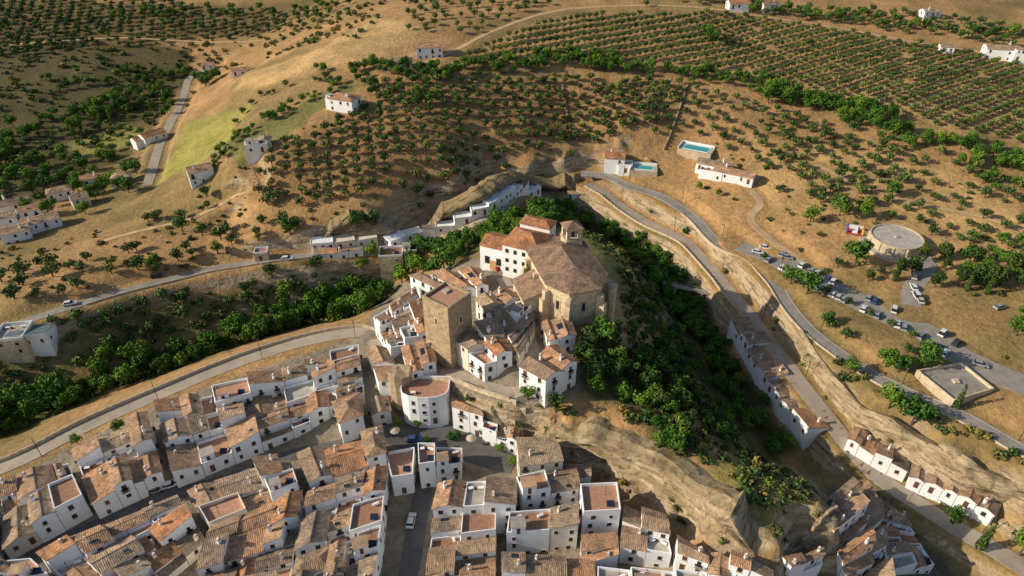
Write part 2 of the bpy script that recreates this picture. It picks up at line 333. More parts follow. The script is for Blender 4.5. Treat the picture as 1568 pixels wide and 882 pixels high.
def wbox(mb,p0,e,n,s0,z0,w,h,m,proud,back=0.02):
    a=p0+e*s0-n*back; b=a+e*w; o=n*(proud+back)
    q=[a,b,b+o,a+o]; q=[tuple(x) for x in q]
    ar=sum(q[i][0]*q[(i+1)%4][1]-q[(i+1)%4][0]*q[i][1] for i in range(4))
    if ar<0:q=q[::-1]
    mb.prism(q,z0,z0+h,m,None,True)
def ccw(q):
    q=[np.array(p,float) for p in q]
    ar=sum(q[i][0]*q[(i+1)%len(q)][1]-q[(i+1)%len(q)][0]*q[i][1] for i in range(len(q)))
    return q if ar>0 else q[::-1]
def offset(q,ds):
    n=len(q); L=[]
    for i in range(n):
        a=q[i];b=q[(i+1)%n];e=(b-a)/np.linalg.norm(b-a);nn=np.array([e[1],-e[0]]);L.append((a+nn*ds[i],e))
    out=[]
    for i in range(n):
        (p,e),(r,f)=L[i-1],L[i]; den=e[0]*f[1]-e[1]*f[0]
        if abs(den)<1e-6: out.append(r)
        else:
            t=((r[0]-p[0])*f[1]-(r[1]-p[1])*f[0])/den; out.append(p+e*t)
    return out
def windows(mb,q,zb,zt,dens=3.0):
    n=len(q)
    fl=max(1,int(round((zt-zb)/2.9)))
    for i in range(n):
        a=q[i];b=q[(i+1)%n];L=np.linalg.norm(b-a)
        if L<2.2: continue
        e=(b-a)/L; nn=np.array([e[1],-e[0]])
        k=max(1,int(L/dens))
        for f in range(fl):
            z=zt-2.05-2.85*f
            for c in range(k):
                if R()<0.25: continue
                s=L*(c+0.5)/k+(U(-0.35,0.35) if L>3 else 0); ww=U(0.75,1.05); hh=U(1.0,1.45); z_=z+U(-.15,.15)
                if f==fl-1 and R()<0.4:
                    wbox(mb,a,e,nn,s-0.55,z-1.0,1.1,2.2,WOOD,0.04); wbox(mb,a,e,nn,s-0.7,z+1.25,1.4,0.12,PARA,0.15); continue
                bal=R()<0.25 and f<fl-1
                if bal: hh=2.0; z2=z-0.7
                else: z2=z_
                wbox(mb,a,e,nn,s-ww/2-0.1,z2-0.1,ww+0.2,hh+0.2,WALL if R()<0.7 else PARA,0.05)
                wbox(mb,a,e,nn,s-ww/2,z2,ww,hh,WOOD if R()<0.2 else GLASS,0.07)
                wbox(mb,a,e,nn,s-0.03,z2,0.06,hh,WOOD,0.09)
                if bal:
                    wbox(mb,a,e,nn,s-ww/2-0.35,z2-0.2,ww+0.7,0.12,PARA,0.6)
                    wbox(mb,a,e,nn,s-ww/2-0.35,z2+0.75,ww+0.7,0.05,IRON,0.6)
                    for t in np.linspace(0,ww+0.66,6):
                        aa=a+nn*0.54; wbox(mb,aa,e,nn,s-ww/2-0.35+t,z2-0.08,0.04,0.83,IRON,0.04)
                else: wbox(mb,a,e,nn,s-ww/2-0.15,z2-0.2,ww+0.3,0.1,PARA,0.16)
def gable(mb,q,zt,m,over=0.35,pitch=0.36,hip=False,wall=WALL,th=0.16,cl=True):
    L0=np.linalg.norm(q[1]-q[0])+np.linalg.norm(q[3]-q[2]); L1=np.linalg.norm(q[2]-q[1])+np.linalg.norm(q[0]-q[3])
    if L0<L1: q=[q[1],q[2],q[3],q[0]]; L0,L1=L1,L0
    rise=L1/2*0.5*pitch
    o=offset(q,[over,0.12 if not hip else over]*2)
    r1=(o[1]+o[2])/2; r0=(o[3]+o[0])/2
    ze=zt-over*pitch+0.12; zr=zt+rise+0.12
    if hip:
        d=(r1-r0)/np.linalg.norm(r1-r0); k=min(L1/4,L0/2*0.45); r1=r1-d*k; r0=r0+d*k
    E=[(*o[i],ze) for i in range(4)]; A=(*r0,zr); B=(*r1,zr)
    mb.slab([E[0],E[1],B,A],th,m); mb.slab([E[2],E[3],A,B],th,m)
    if hip:
        mb.slab([E[1],E[2],B],th,m); mb.slab([E[3],E[0],A],th,m)
    else:
        w1=(q[1]+q[2])/2; w0=(q[3]+q[0])/2
        mb.face([(*q[1],zt),(*q[2],zt),(*w1,zr-0.15)],wall); mb.face([(*q[3],zt),(*q[0],zt),(*w0,zr-0.15)],wall)
        d=(r1-r0); L=np.linalg.norm(d); c=(r0+r1)/2; mb.box(c[0],c[1],zr-0.04,L,0.28,0.12,math.atan2(d[1],d[0]),m)
        if cl and R()<.2:
            f=U(.25,.75); g=U(.3,.6); a=np.array(E[0])*(1-f)+np.array(E[1])*f; t=np.array(A)*(1-f)+np.array(B)*f; c=a*(1-g)+t*g
            mb.box(c[0],c[1],c[2]-.3,1.1,.8,.45,math.atan2(d[1],d[0]),GREYF,GLASS)
        if cl and R()<.1: # solar panel lying on the tiles
            f=U(.3,.6); a0=np.array(E[2]);a1=np.array(E[3]);t0=np.array(B);t1=np.array(A)
            def pt(f,g): 
                lo=a0*(1-f)+a1*f; hi=t0*(1-f)+t1*f; v=lo*(1-g)+hi*g; return (v[0],v[1],v[2]+.14)
            mb.slab([pt(f,.3),pt(f+.25,.3),pt(f+.25,.8),pt(f,.8)],.08,BLUE)
    return zr
def shed(mb,q,zt,m,over=0.3,pitch=0.25,th=0.16,side=None):
    k=random.randrange(4) if side is None else side
    q=q[k:]+q[:k]; d=(np.linalg.norm(q[2]-q[1])+np.linalg.norm(q[0]-q[3]))/2; rise=d*pitch
    mb.prism(q,[zt-.01]*4,[zt+.01,zt+.01,zt+rise,zt+rise],WALL)
    o=offset(q,[over,0.1,0.1,0.1])
    mb.slab([(*o[0],zt+0.1),(*o[1],zt+0.1),(*o[2],zt+rise+0.16),(*o[3],zt+rise+0.16)],th,m)
def chimney(mb,c,z):
    s=U(0.5,0.8);h=U(0.9,1.5);a=U(0,1.5)
    mb.box(c[0],c[1],z-1.2,s,s*0.8,h+1.2,a,WALL); mb.box(c[0],c[1],z+h,s+0.25,s*0.8+0.25,0.12,a,ROOF); mb.box(c[0],c[1],z+h+0.12,s*0.6,s*0.5,0.3,a,WALL)
def terrace(mb,q,zt,plain=False):
    n=len(q); inn=offset(q,[-0.22]*n); ph=U(0.7,1.05) if not plain else .25; fl=random.choice([TFL,TFL,TFL,GREYF,GREYF]) if not plain else WALL
    mb.face([(*p,zt+.03) for p in inn],fl)
    for i in range(n):
        j=(i+1)%n
        pz=[q[i],q[j],inn[j],inn[i]]
        mb.prism(pz,zt+.003,zt+ph,WALL)
    if plain: return
    c=sum(q)/n
    sz=min(np.linalg.norm(q[1]-q[0]),np.linalg.norm(q[2]-q[1]))
    zt+=.03
    if R()<0.55 and sz>4.5:
        a=(q[0]+c)/2; e=q[1]-q[0]; ang=math.atan2(e[1],e[0]); w=U(2.2,3.4)
        mb.box(a[0],a[1],zt,w,w*0.9,2.4,ang,WALL); mb.box(a[0],a[1],zt+2.4,w+0.3,w*0.9+0.3,0.14,ang,random.choice([ROOF,ROOF,GREYF]))
        mb.box(a[0],a[1],zt,0.8,w*0.9+0.06,1.95,ang,WOOD)
    if R()<0.5:
        p=(q[2]+c)/2; mb.box(p[0],p[1],zt+.3,1.5,0.5,0.5,U(0,3),WALL); mb.box(p[0],p[1],zt,.9,.3,.3,0,GREYF)
    if R()<0.35:
        p=(q[1]+c)/2; mb.slab([(p[0]-.9,p[1]-.6,zt+.3),(p[0]+.9,p[1]-.6,zt+.3),(p[0]+.9,p[1]+.6,zt+1.0),(p[0]-.9,p[1]+.6,zt+1.0)],.06,BLUE)
    if R()<0.35:
        p=(q[3]+c)/2; mb.box(p[0],p[1],zt+.7,1.2,.8,.05,.3,WALL); mb.box(p[0],p[1],zt,.15,.15,.69,.3,IRON)
        for dx,dy in((1,.2),(-1,-.2)): mb.box(p[0]+dx,p[1]+dy,zt,.45,.45,.45,.3,WOOD)
    if R()<0.04:
        p=c; mb.box(p[0],p[1],zt+2.1,3,2.4,0.06,U(0,1),ORANGE)
        for dx in(-1.1,1.1): mb.box(p[0]+dx,p[1],zt,0.08,0.08,2.1,0,IRON)
def house(q,h,kind=None,name='white_house',zt=None,roof=ROOF,grow=1.0,win=True,dens=3.0,wall=WALL,chim=True):
    q=ccw(q); c=sum(q)/len(q)
    zc=[float(H(*p)) for p in q]+[float(H(*c))]; zb=float(np.mean(zc)); zlo=min(zc)-1.5
    if zt is None: zt=zb+h
    q=offset(q,[-0.06]*len(q))
    mb=MB(); mb.prism(q,zlo,zt,wall,GREYF)
    if win: windows(mb,q,max(zb,zt-h),zt,dens=dens)
    if kind is None:
        r=R(); kind='gable' if r<0.5 else 'shed' if r<0.66 else 'hip' if r<0.74 else 'flat'
    if kind=='gable': zr=gable(mb,q,zt,roof,wall=wall,pitch=U(.28,.4))
    elif kind=='hip': zr=gable(mb,q,zt,roof,hip=True)
    elif kind=='shed': shed(mb,q,zt,roof); zr=zt+1
    elif kind=='plain': terrace(mb,q,zt,True); zr=zt
    else: terrace(mb,q,zt); zr=zt
    if chim and kind in('gable','hip','shed') and R()<0.6:
        p=c+(q[random.randrange(4)]-c)*0.45; chimney(mb,p,zr-0.2)
    if kind in('gable','flat') and R()<.3:
        p=c+(q[random.randrange(4)]-c)*0.3; mb.box(p[0],p[1],zt,.07,.07,3.2,0,IRON); mb.box(p[0],p[1],zt+3,.9,.06,.06,U(0,3),IRON)
    mark(q,grow)
    return mb.obj(name)
def bil(Q,s,t):
    A,B,Cc,D=Q; return (A*(1-s)+B*s)*(1-t)+(D*(1-s)+Cc*s)*t
def block(A,B,Cc,D,n,m,h=6.5,kinds=None,var=1.7,name='white_house',skip=0.0,roof=ROOF,drop=0.7,split=.5):
    Q=PL([A,B,Cc,D],h)
    tb=[[0]+[(j+U(-.16,.16))/m for j in range(1,m)]+[1] for i in range(n)]
    for j in range(m):
        cuts=[0]+sorted([(i+U(-0.27,0.27))/n for i in range(1,n)])+[1]
        for i in range(n):
            if R()<skip: continue
            t0,t1=tb[i][j],tb[i][j+1]
            if m>1: t1-=0.02/m
            if m==1 or n>2: t0+=U(-.03,.05)/m; t1+=U(-.05,.03)/m
            q=[bil(Q,cuts[i],t0),bil(Q,cuts[i+1],t0),bil(Q,cuts[i+1],t1),bil(Q,cuts[i],t1)]
            k=kinds[(i+j*n)%len(kinds)] if kinds else None
            hh=h+U(-var,var)-drop*j
            if k is None and R()<split:
                f=U(0.3,0.5)
                if R()<0.65: qa=[q[0],q[1],q[1]*f+q[2]*(1-f),q[0]*f+q[3]*(1-f)]; qb=[qa[3],qa[2],q[2],q[3]]
                else: qa=[q[0],q[0]*f+q[1]*(1-f),q[3]*f+q[2]*(1-f),q[3]]; qb=[qa[1],q[1],q[2],qa[2]]
                house(qa,hh,random.choice(['gable','shed','gable','gable']),name,roof=roof); house(qb,max(2.4,hh-U(1.5,4)),random.choice(['flat','flat','flat','shed']),name,roof=roof)
            else: house(q,hh,k,name,roof=roof)
def strip(pl,depth,n,h,kinds=('shed','gable'),name='white_house',roofs=(ROOF,),dens=2.8,side=1,lv=.12):
    pts=resample(PL(pl,h),1.0); nr=normals(pts)*side
    L=len(pts)-1
    cuts=[int(L*(i+ (U(-0.15,0.15) if 0<i<n else 0))/n) for i in range(n+1)]
    for i in range(n):
        a,b=cuts[i],cuts[i+1]
        if b-a<2: continue
        dd=depth*U(0.9,1.1)
        q=[pts[a],pts[b],pts[b]+nr[b]*dd,pts[a]+nr[a]*dd]
        zt=float(min(H(*pts[a]),H(*pts[b])))+h*U(1-lv,1+lv)
        house(q,h,random.choice(kinds),name,zt=zt,roof=random.choice(roofs),dens=dens)
    return pts,nr
def single(u,v,w,d,ang,h,kind='gable',name='farmhouse',roof=ROOF,**k):
    c=P(u,v,h); a=math.radians(ang); ca,sa=math.cos(a),math.sin(a)
    q=[c+np.array([x*ca-y*sa,x*sa+y*ca]) for x,y in((-w/2,-d/2),(w/2,-d/2),(w/2,d/2),(-w/2,d/2))]
    return house(q,h,kind,name,roof=roof,**k)
# ---------------------------------------------------------------- roads (flatten terrain under them)
ROADS=[]
def road(name,pl,width,mat,smooth=9,flat=1.5,blend=5,line=False):
    pts=resample(PL(pl),2.0); z=H(pts[:,0],pts[:,1])
    k=smooth; zp=np.pad(z,(k,k),mode='edge'); z=np.array([zp[i:i+2*k+1].mean() for i in range(len(z))])
    x0,x1=pts[:,0].min()-15,pts[:,0].max()+15; y0,y1=pts[:,1].min()-15,pts[:,1].max()+15
    i0,i1=np.searchsorted(xs,[x0,x1]); j0,j1=np.searchsorted(ys,[y0,y1])
    X=GX[j0:j1,i0:i1];Y=GY[j0:j1,i0:i1]
    d,bz=seg_near(pts,z,X,Y)
    hw=width/2+flat; t=np.clip((d-hw)/blend,0,1); t=t*t*(3-2*t)
    Z[j0:j1,i0:i1]=(bz-0.12)*(1-t)+Z[j0:j1,i0:i1]*t
    rockm[j0:j1,i0:i1]*=np.clip((d-hw)/1.5,0,1)
    ROADS.append((name,pts,z,width,mat,line))
    for a in range(0,len(pts)-1):
        nr=np.array([-(pts[a+1]-pts[a])[1],(pts[a+1]-pts[a])[0]]); nr=nr/(np.linalg.norm(nr)+1e-9)*(width/2+0.6)
        mark([pts[a]-nr,pts[a+1]-nr,pts[a+1]+nr,pts[a]+nr])
road('riverside_promenade',[(-60,742),(0,712),(60,687),(150,644),(240,605),(330,568),(400,541),(470,522),(550,508),(575,520)],4.6,M_ROAD)
road('hillside_road',[(-60,515),(0,497),(60,483),(120,465),(180,447),(240,431),(330,412),(430,398),(520,389)],3.6,M_ASPHL)
road('cave_street',[(520,389),(590,386),(640,374),(700,350),(760,325),(820,301),(862,293),(925,290)],4.0,M_ROAD,smooth=5,blend=2.5)
road('upper_road',[(890,262),(930,272),(960,283),(1010,300),(1060,330),(1100,370),(1150,395),(1185,430),(1215,480),(1260,520),(1330,570),(1400,605),(1480,640),(1568,690),(1700,750)],4.8,M_ASPHL,line=True)
road('gorge_road',[(900,275),(925,298),(960,320),(1000,345),(1050,368),(1085,410),(1120,450),(1150,490),(1188,540),(1235,600),(1278,655),(1330,718),(1420,772),(1568,868),(1650,920)],5.5,M_ROAD,blend=3)
road('valley_road',[(225,285),(232,262),(245,225),(262,185),(282,145),(292,118),(330,100)],4.5,M_ROAD)
road('car_park_lane',[(1135,375),(1180,392),(1240,425),(1300,455),(1360,482),(1420,510),(1470,545),(1540,578),(1600,600)],10,M_ASPHL,smooth=6)
road('park_drive',[(1395,470),(1398,440),(1420,405),(1400,380)],6,M_ASPHL,smooth=5)
road('far_lane',[(590,110),(640,100),(700,75),(760,45),(860,15),(1000,8),(1150,22),(1300,45),(1450,72),(1568,88)],2.8,M_DIRT)
road('ridge_track',[(0,70),(100,62),(200,58),(330,65),(430,55),(480,40)],3,M_DIRT)
road('hill_track',[(150,372),(220,352),(300,335),(360,300),(390,285),(380,250)],2.2,M_DIRT)
road('farm_track',[(1150,290),(1165,310),(1150,335),(1180,370),(1230,400)],3,M_DIRT)
road('park_path',[(1250,250),(1330,290),(1420,315),(1500,330),(1568,352)],2,M_DIRT)
road('plaza_street',[(575,650),(620,665),(680,672),(740,690),(790,705)],9,M_ASPH,smooth=5)
road('village_street',[(590,660),(520,680),(440,700),(350,735),(260,758),(160,800),(40,850)],4,M_ASPH)
road('village_lane',[(660,690),(650,740),(640,800),(625,880),(610,960)],4.5,M_ASPH)
road('castle_lane',[(575,520),(585,560),(640,575),(690,570),(740,590),(790,606),(815,580),(815,540),(800,490),(770,425)],4,M_ROAD,smooth=5,blend=3)
def build_roads():
    for name,pts,z,width,mat,line in ROADS:
        nr=normals(pts); mb=MB(); n=len(pts); hw=width/2
        L=[(*(pts[i]-nr[i]*hw),z[i]) for i in range(n)]; Rr=[(*(pts[i]+nr[i]*hw),z[i]) for i in range(n)]
        for i in range(n-1):
            mb.face([L[i],L[i+1],Rr[i+1],Rr[i]][::-1],0)
            for S in (L,Rr):
                a,b_=S[i],S[i+1]; mb.face([a,b_,(b_[0],b_[1],b_[2]-0.8),(a[0],a[1],a[2]-0.8)],0)
        if line:
            for off in (-hw+0.3,hw-0.3):
                for i in range(n-1):
                    a=pts[i]+nr[i]*off;b=pts[i+1]+nr[i+1]*off; o=nr[i]*0.07
                    mb.face([(*(a-o),z[i]+.01),(*(a+o),z[i]+.01),(*(b+o),z[i+1]+.01),(*(b-o),z[i+1]+.01)],1)
        mb.obj(name,[mat,M_PAINT])
build_roads()
def wall_along(name,road_i,off,h,th,mat,i0=0.0,i1=1.0,below=2.5):
    name_,pts,z,*_=next(r for r in ROADS if r[0]==road_i); nr=normals(pts); mb=MB(); n=len(pts)
    a=int(i0*(n-1)); b=int(i1*(n-1))
    for i in range(a,b):
        p=[pts[i]+nr[i]*off,pts[i+1]+nr[i+1]*off,pts[i+1]+nr[i+1]*(off+th),pts[i]+nr[i]*(off+th)]
        p=ccw(p); zz=(z[i]+z[i+1])/2
        mb.prism(p,zz-below,zz+h,0)
    return mb.obj(name,[mat])
def wall_px(name,pl,h,th,mat,below=2,step=2.0):
    pts=resample(PL(pl),step); nr=normals(pts); z=H(pts[:,0],pts[:,1]); mb=MB()
    for i in range(len(pts)-1):
        p=ccw([pts[i],pts[i+1],pts[i+1]+nr[i+1]*th,pts[i]+nr[i]*th]); mb.prism(p,min(z[i],z[i+1])-below,(z[i]+z[i+1])/2+h,0)
    return mb.obj(name,[mat])
wall_along('promenade_wall','riverside_promenade',2.4,1.0,0.4,M_PARAPET,below=7)
wall_along('roadside_wall','upper_road',-2.8,0.5,0.25,M_PARAPET,0.25,1,below=1)
wall_along('gorge_wall','gorge_road',-3.1,0.8,0.3,M_PARAPET,0,0.5,below=2)
wall_along('roadside_wall','hillside_road',-2.2,0.5,0.25,M_PARAPET,0.3,1.0,below=1)
wall_px('retaining_wall',[(690,628),(740,645),(800,672),(850,690)],1.0,0.5,M_STONE,4)
wall_px('castle_rampart',[(620,590),(690,585),(730,600),(790,622),(830,632)],1.2,0.6,M_STONE,4)
wall_px('ruined_wall',[(1210,722),(1250,755),(1275,778)],1.0,0.6,M_STONE2,3)
wall_px('ruined_wall',[(1285,800),(1240,815),(1195,835)],1.2,0.6,M_STONE2,3)
wall_px('field_wall',[(1052,130),(1035,180),(1015,230)],0.9,0.6,M_STONE2)
wall_px('field_wall',[(860,130),(868,180),(882,215)],0.9,0.6,M_STONE2)
def cliffband(name,pts,nr,prof,amp=1.0,seed=1,zbase=None,mat=None):
    """stratified limestone face: profile of (distance into the hill, height) swept along a line"""
    prof=np.array(prof,float)
    d=np.concatenate([[0],np.cumsum(np.linalg.norm(np.diff(prof,axis=0),axis=1))]); m=int(d[-1]/.8)
    pp=np.stack([np.interp(np.linspace(0,d[-1],m),d,prof[:,k]) for k in(0,1)],1)
    n=len(pts); z0=H(pts[:,0],pts[:,1]) if zbase is None else zbase
    k=6; zp=np.pad(z0,(k,k),mode='edge'); z0=np.array([zp[i:i+2*k+1].mean() for i in range(n)])
    s=np.arange(n)*1.0; V=[]
    for j in range(m):
        taper=np.clip(np.minimum(s,s[-1]-s)/8,0,1)
        layer=(vnoise(np.full(n,j*.8),s*.0,1.3,seed+9)-.5)*1.5
        nz_=(fbm(s,np.full(n,j*2.2),9,seed)-.5)*3.2*amp+(vnoise(s,np.full(n,j*1.6),2.4,seed+4)-.5)*1.3*amp+layer*amp
        hh=pp[j,1]*(1+.5*(fbm(s,s*0,16,seed+7)-.5)*2)
        off=pp[j,0]+nz_*(1 if 0<j<m-2 else .2)
        x=pts[:,0]+nr[:,0]*off; y=pts[:,1]+nr[:,1]*off; z=z0+hh*taper-(1-taper)*1.5
        V+=[(float(a),float(b),float(c)) for a,b,c in zip(x,y,z)]
    Fc=[(j*n+i,j*n+i+1,(j+1)*n+i+1,(j+1)*n+i) for j in range(m-1) for i in range(n-1)]
    me=bpy.data.meshes.new(name); me.from_pydata(V,[],Fc); me.materials.append(mat or M_ROCK); me.update(); return link(bpy.data.objects.new(name,me))
# ---------------------------------------------------------------- village
block((236,616),(548,522),(556,592),(262,722),7,3,6.5,drop=.9)
block((108,684),(226,634),(245,722),(140,772),3,2,6)
block((0,738),(98,698),(130,765),(0,835),3,2,6)
block((-110,790),(-10,750),(-10,840),(-110,900),3,2,6)
block((455,692),(585,655),(592,700),(475,742),3,1,7,['gable','gable','hip'])
block((285,745),(440,692),(458,745),(320,805),3,2,6.5)
block((60,850),(272,760),(310,815),(160,940),4,3,6.5)
block((325,812),(462,752),(440,875),(290,905),3,3,6.5)
block((470,752),(592,712),(585,800),(450,845),3,2,7)
block((455,855),(585,808),(565,940),(430,970),3,3,6.5)
block((-60,870),(50,858),(150,950),(-20,1010),3,3,6)
block((280,915),(430,885),(410,1010),(250,1040),3,2,6)
block((-100,1020),(200,960),(200,1100),(-100,1150),5,2,6)
block((590,690),(635,685),(632,730),(600,735),1,1,6.5,['flat'])
block((640,685),(708,680),(706,712),(642,722),2,1,6.5,['flat','flat'])
block((672,740),(790,735),(790,778),(662,785),3,1,9,['gable','flat','shed'])
block((662,795),(760,785),(758,900),(645,915),2,3,6.5,drop=.5)
block((790,672),(850,665),(862,712),(795,722),1,1,8,['gable'])
block((855,700),(905,712),(905,735),(868,735),1,1,5,['shed'])
block((790,738),(882,705),(890,745),(800,765),2,1,8,['flat','gable'])
block((780,790),(885,778),(885,815),(775,825),2,1,6.5,['flat','shed'])
block((888,748),(945,742),(950,790),(892,795),1,1,8,['flat'])
block((955,775),(1020,790),(1030,845),(950,838),2,2,6)
block((890,820),(945,815),(948,850),(890,860),1,1,6)
block((768,850),(910,850),(915,940),(768,940),3,2,6)
block((915,865),(1085,868),(1095,940),(915,950),3,2,6)
block((1035,830),(1085,848),(1085,864),(1035,858),1,1,5,['gable'])
block((1090,835),(1185,868),(1180,905),(1085,880),3,1,5.5)
block((640,930),(1150,930),(1150,1080),(640,1080),9,3,6)
block((572,492),(636,440),(660,500),(598,530),3,3,5,var=.8)
block((560,530),(590,528),(615,570),(580,590),1,2,5.5,['gable','gable'])
block((615,535),(660,515),(668,555),(628,575),2,1,4.5,['gable'],var=.5)
block((630,440),(735,408),(748,432),(690,442),3,1,5,['gable'],var=.5)
block((728,462),(775,438),(815,468),(775,512),2,2,5.5,['gable','gable','shed','flat'],var=.8)
block((690,520),(762,492),(785,535),(742,560),2,2,6,['gable','shed','flat','gable'],var=.6)
block((775,515),(815,478),(820,495),(795,545),1,2,5,['gable'])
block((828,492),(872,480),(882,515),(842,528),2,1,5,['gable'],var=.4)
block((795,560),(850,522),(885,555),(835,590),2,1,8,['gable'],var=.5)
block((560,608),(592,600),(598,625),(570,632),1,1,6)
block((508,612),(550,600),(556,635),(520,650),1,1,7.5,['hip'])
a_=P(614,604,8.5); b_=P(688,602,8.5); w_=np.linalg.norm(b_-a_); e_=(b_-a_)/w_; n_=np.array([e_[1],-e_[0]])
arc=[a_+e_*(w_*(.5-.5*math.cos(t)))+n_*(3.6*math.sin(t)**.8 if 0<t<3.1 else 0) for t in np.linspace(0,math.pi,8)]
house([b_-n_*5,a_-n_*5]+arc,8.5,'flat','curved_front_house',dens=2.6)
block((690,602),(735,618),(740,640),(692,626),2,1,7.5,['gable','gable'],var=.3)
block((740,645),(795,665),(792,682),(738,662),3,1,4)
strip([(1118,492),(1150,535),(1185,590),(1238,662)],7,7,7.5,('shed','gable','gable'),side=1)
strip([(1298,672),(1345,700),(1390,722)],6,4,4.5,('shed','flat','gable'),side=1)
strip([(1395,728),(1460,755),(1525,788)],7,5,5,('shed','gable'),side=1)
block((1258,745),(1325,745),(1350,800),(1290,815),2,2,5)
block((1345,765),(1385,790),(1435,860),(1365,865),2,3,5)
block((1290,830),(1350,815),(1370,900),(1310,920),2,2,5)
block((1205,835),(1262,838),(1260,865),(1212,868),2,1,4.5)
sp_,sn_=strip([(474,372),(520,370),(578,364)],5,3,5,('plain','shed','plain'),side=1,lv=.04)
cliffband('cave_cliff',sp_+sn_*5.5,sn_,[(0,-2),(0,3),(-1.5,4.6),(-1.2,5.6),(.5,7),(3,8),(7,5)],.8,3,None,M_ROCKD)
strip([(598,371),(622,362),(648,352)],5,2,4.5,('plain',),side=1,lv=.03)
sp_,sn_=strip([(646,354),(700,334),(760,307),(820,283),(895,276)],4.4,13,5.0,('plain','plain','plain','shed'),side=1,lv=.05)
zs=H(sp_[:,0],sp_[:,1])
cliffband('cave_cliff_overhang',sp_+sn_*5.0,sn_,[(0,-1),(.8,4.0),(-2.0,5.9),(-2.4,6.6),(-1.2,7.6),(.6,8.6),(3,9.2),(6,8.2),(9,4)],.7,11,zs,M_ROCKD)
strip([(480,388),(520,388),(556,384)],3,4,2.4,('shed',),side=1)
def band_px(name,pl,prof,amp,seed,mat=None):
    p=resample(PL(pl),1.0); return cliffband(name,p,normals(p),prof,amp,seed,None,mat)
band_px('castle_cliff',[(800,658),(860,682),(920,708),(980,742),(1040,785),(1100,822),(1170,850)],[(0,-2),(0,1.5),(-.8,2.4),(.4,3.2),(.6,5),(-.3,5.8),(1.5,6.8),(5,7.6),(9,6.5)],.85,21)
band_px('castle_cliff',[(640,640),(700,640),(760,655),(800,668)],[(0,-2),(.3,2),(-.4,3),(.8,5.5),(3,7),(7,6.5)],.6,25)
band_px('roadside_cliff',[(1196,500),(1222,538),(1250,580),(1282,622),(1320,655),(1400,696),(1470,724),(1568,768),(1640,800)],[(0,-2),(0,1.2),(-.8,2.2),(.5,3),(.5,4.4),(1.6,5),(3,4.6),(4.5,2)],.7,33)
single(598,380,9,7,5,6.5,'flat','stone_house',wall=STONE)
single(628,378,5,6,5,4,'flat','stone_house')
single(400,385,5,4,10,3,'flat','stone_house',wall=STONE)
single(657,70,13,8,8,4.5,'gable','farmhouse')
single(612,92,12,6,5,3.5,'gable','farmhouse')
single(527,148,12,8,-20,5,'hip','villa'); single(512,152,6,6,-20,3.5,'flat','villa')
single(392,217,9,6,15,4,'flat','villa'); single(405,212,5,5,15,3,'gable','villa')
single(305,258,10,7,30,4.5,'gable','farmhouse')
single(232,202,12,7,50,4,'gable','farmhouse'); single(215,212,8,6,50,4,'gable','farmhouse')
single(942,240,9,7,-10,5,'gable','villa',roof=ROOFR); single(958,252,6,5,-10,3,'flat','villa')
single(1125,262,17,6,-28,3.8,'gable','villa'); single(1095,250,15,6,-28,3.8,'gable','villa'); single(1090,262,10,4,-28,3,'flat','villa')
single(1535,72,16,8,-15,5,'gable','farmhouse'); single(1562,82,8,8,-15,4,'flat','farmhouse')
single(1450,70,7,5,-15,3,'gable','farmhouse'); single(1130,4,12,7,5,4,'gable','farmhouse'); single(1180,5,10,6,5,4,'gable','farmhouse'); single(1425,16,10,6,5,4,'gable','farmhouse')
for u,v,w,d,a in [(138,270,9,6,30),(185,268,8,6,20),(20,308,12,7,40),(60,335,14,7,35),(22,350,10,7,30),(120,300,7,6,40),(5,330,9,7,30),(90,290,10,6,30),(-20,300,10,7,20),(45,318,8,6,30)]:
    single(u,v,w,d,a,4.5,random.choice(['gable','hip','gable']),'white_house')
single(18,505,9,9,10,5,'flat','warehouse',wall=STONE)
single(48,508,12,7,10,4,'shed','warehouse',roof=TEAL,wall=WALL)
single(370,105,12,5,20,3,'gable','farmhouse'); single(318,98,8,5,10,3,'gable','farmhouse')
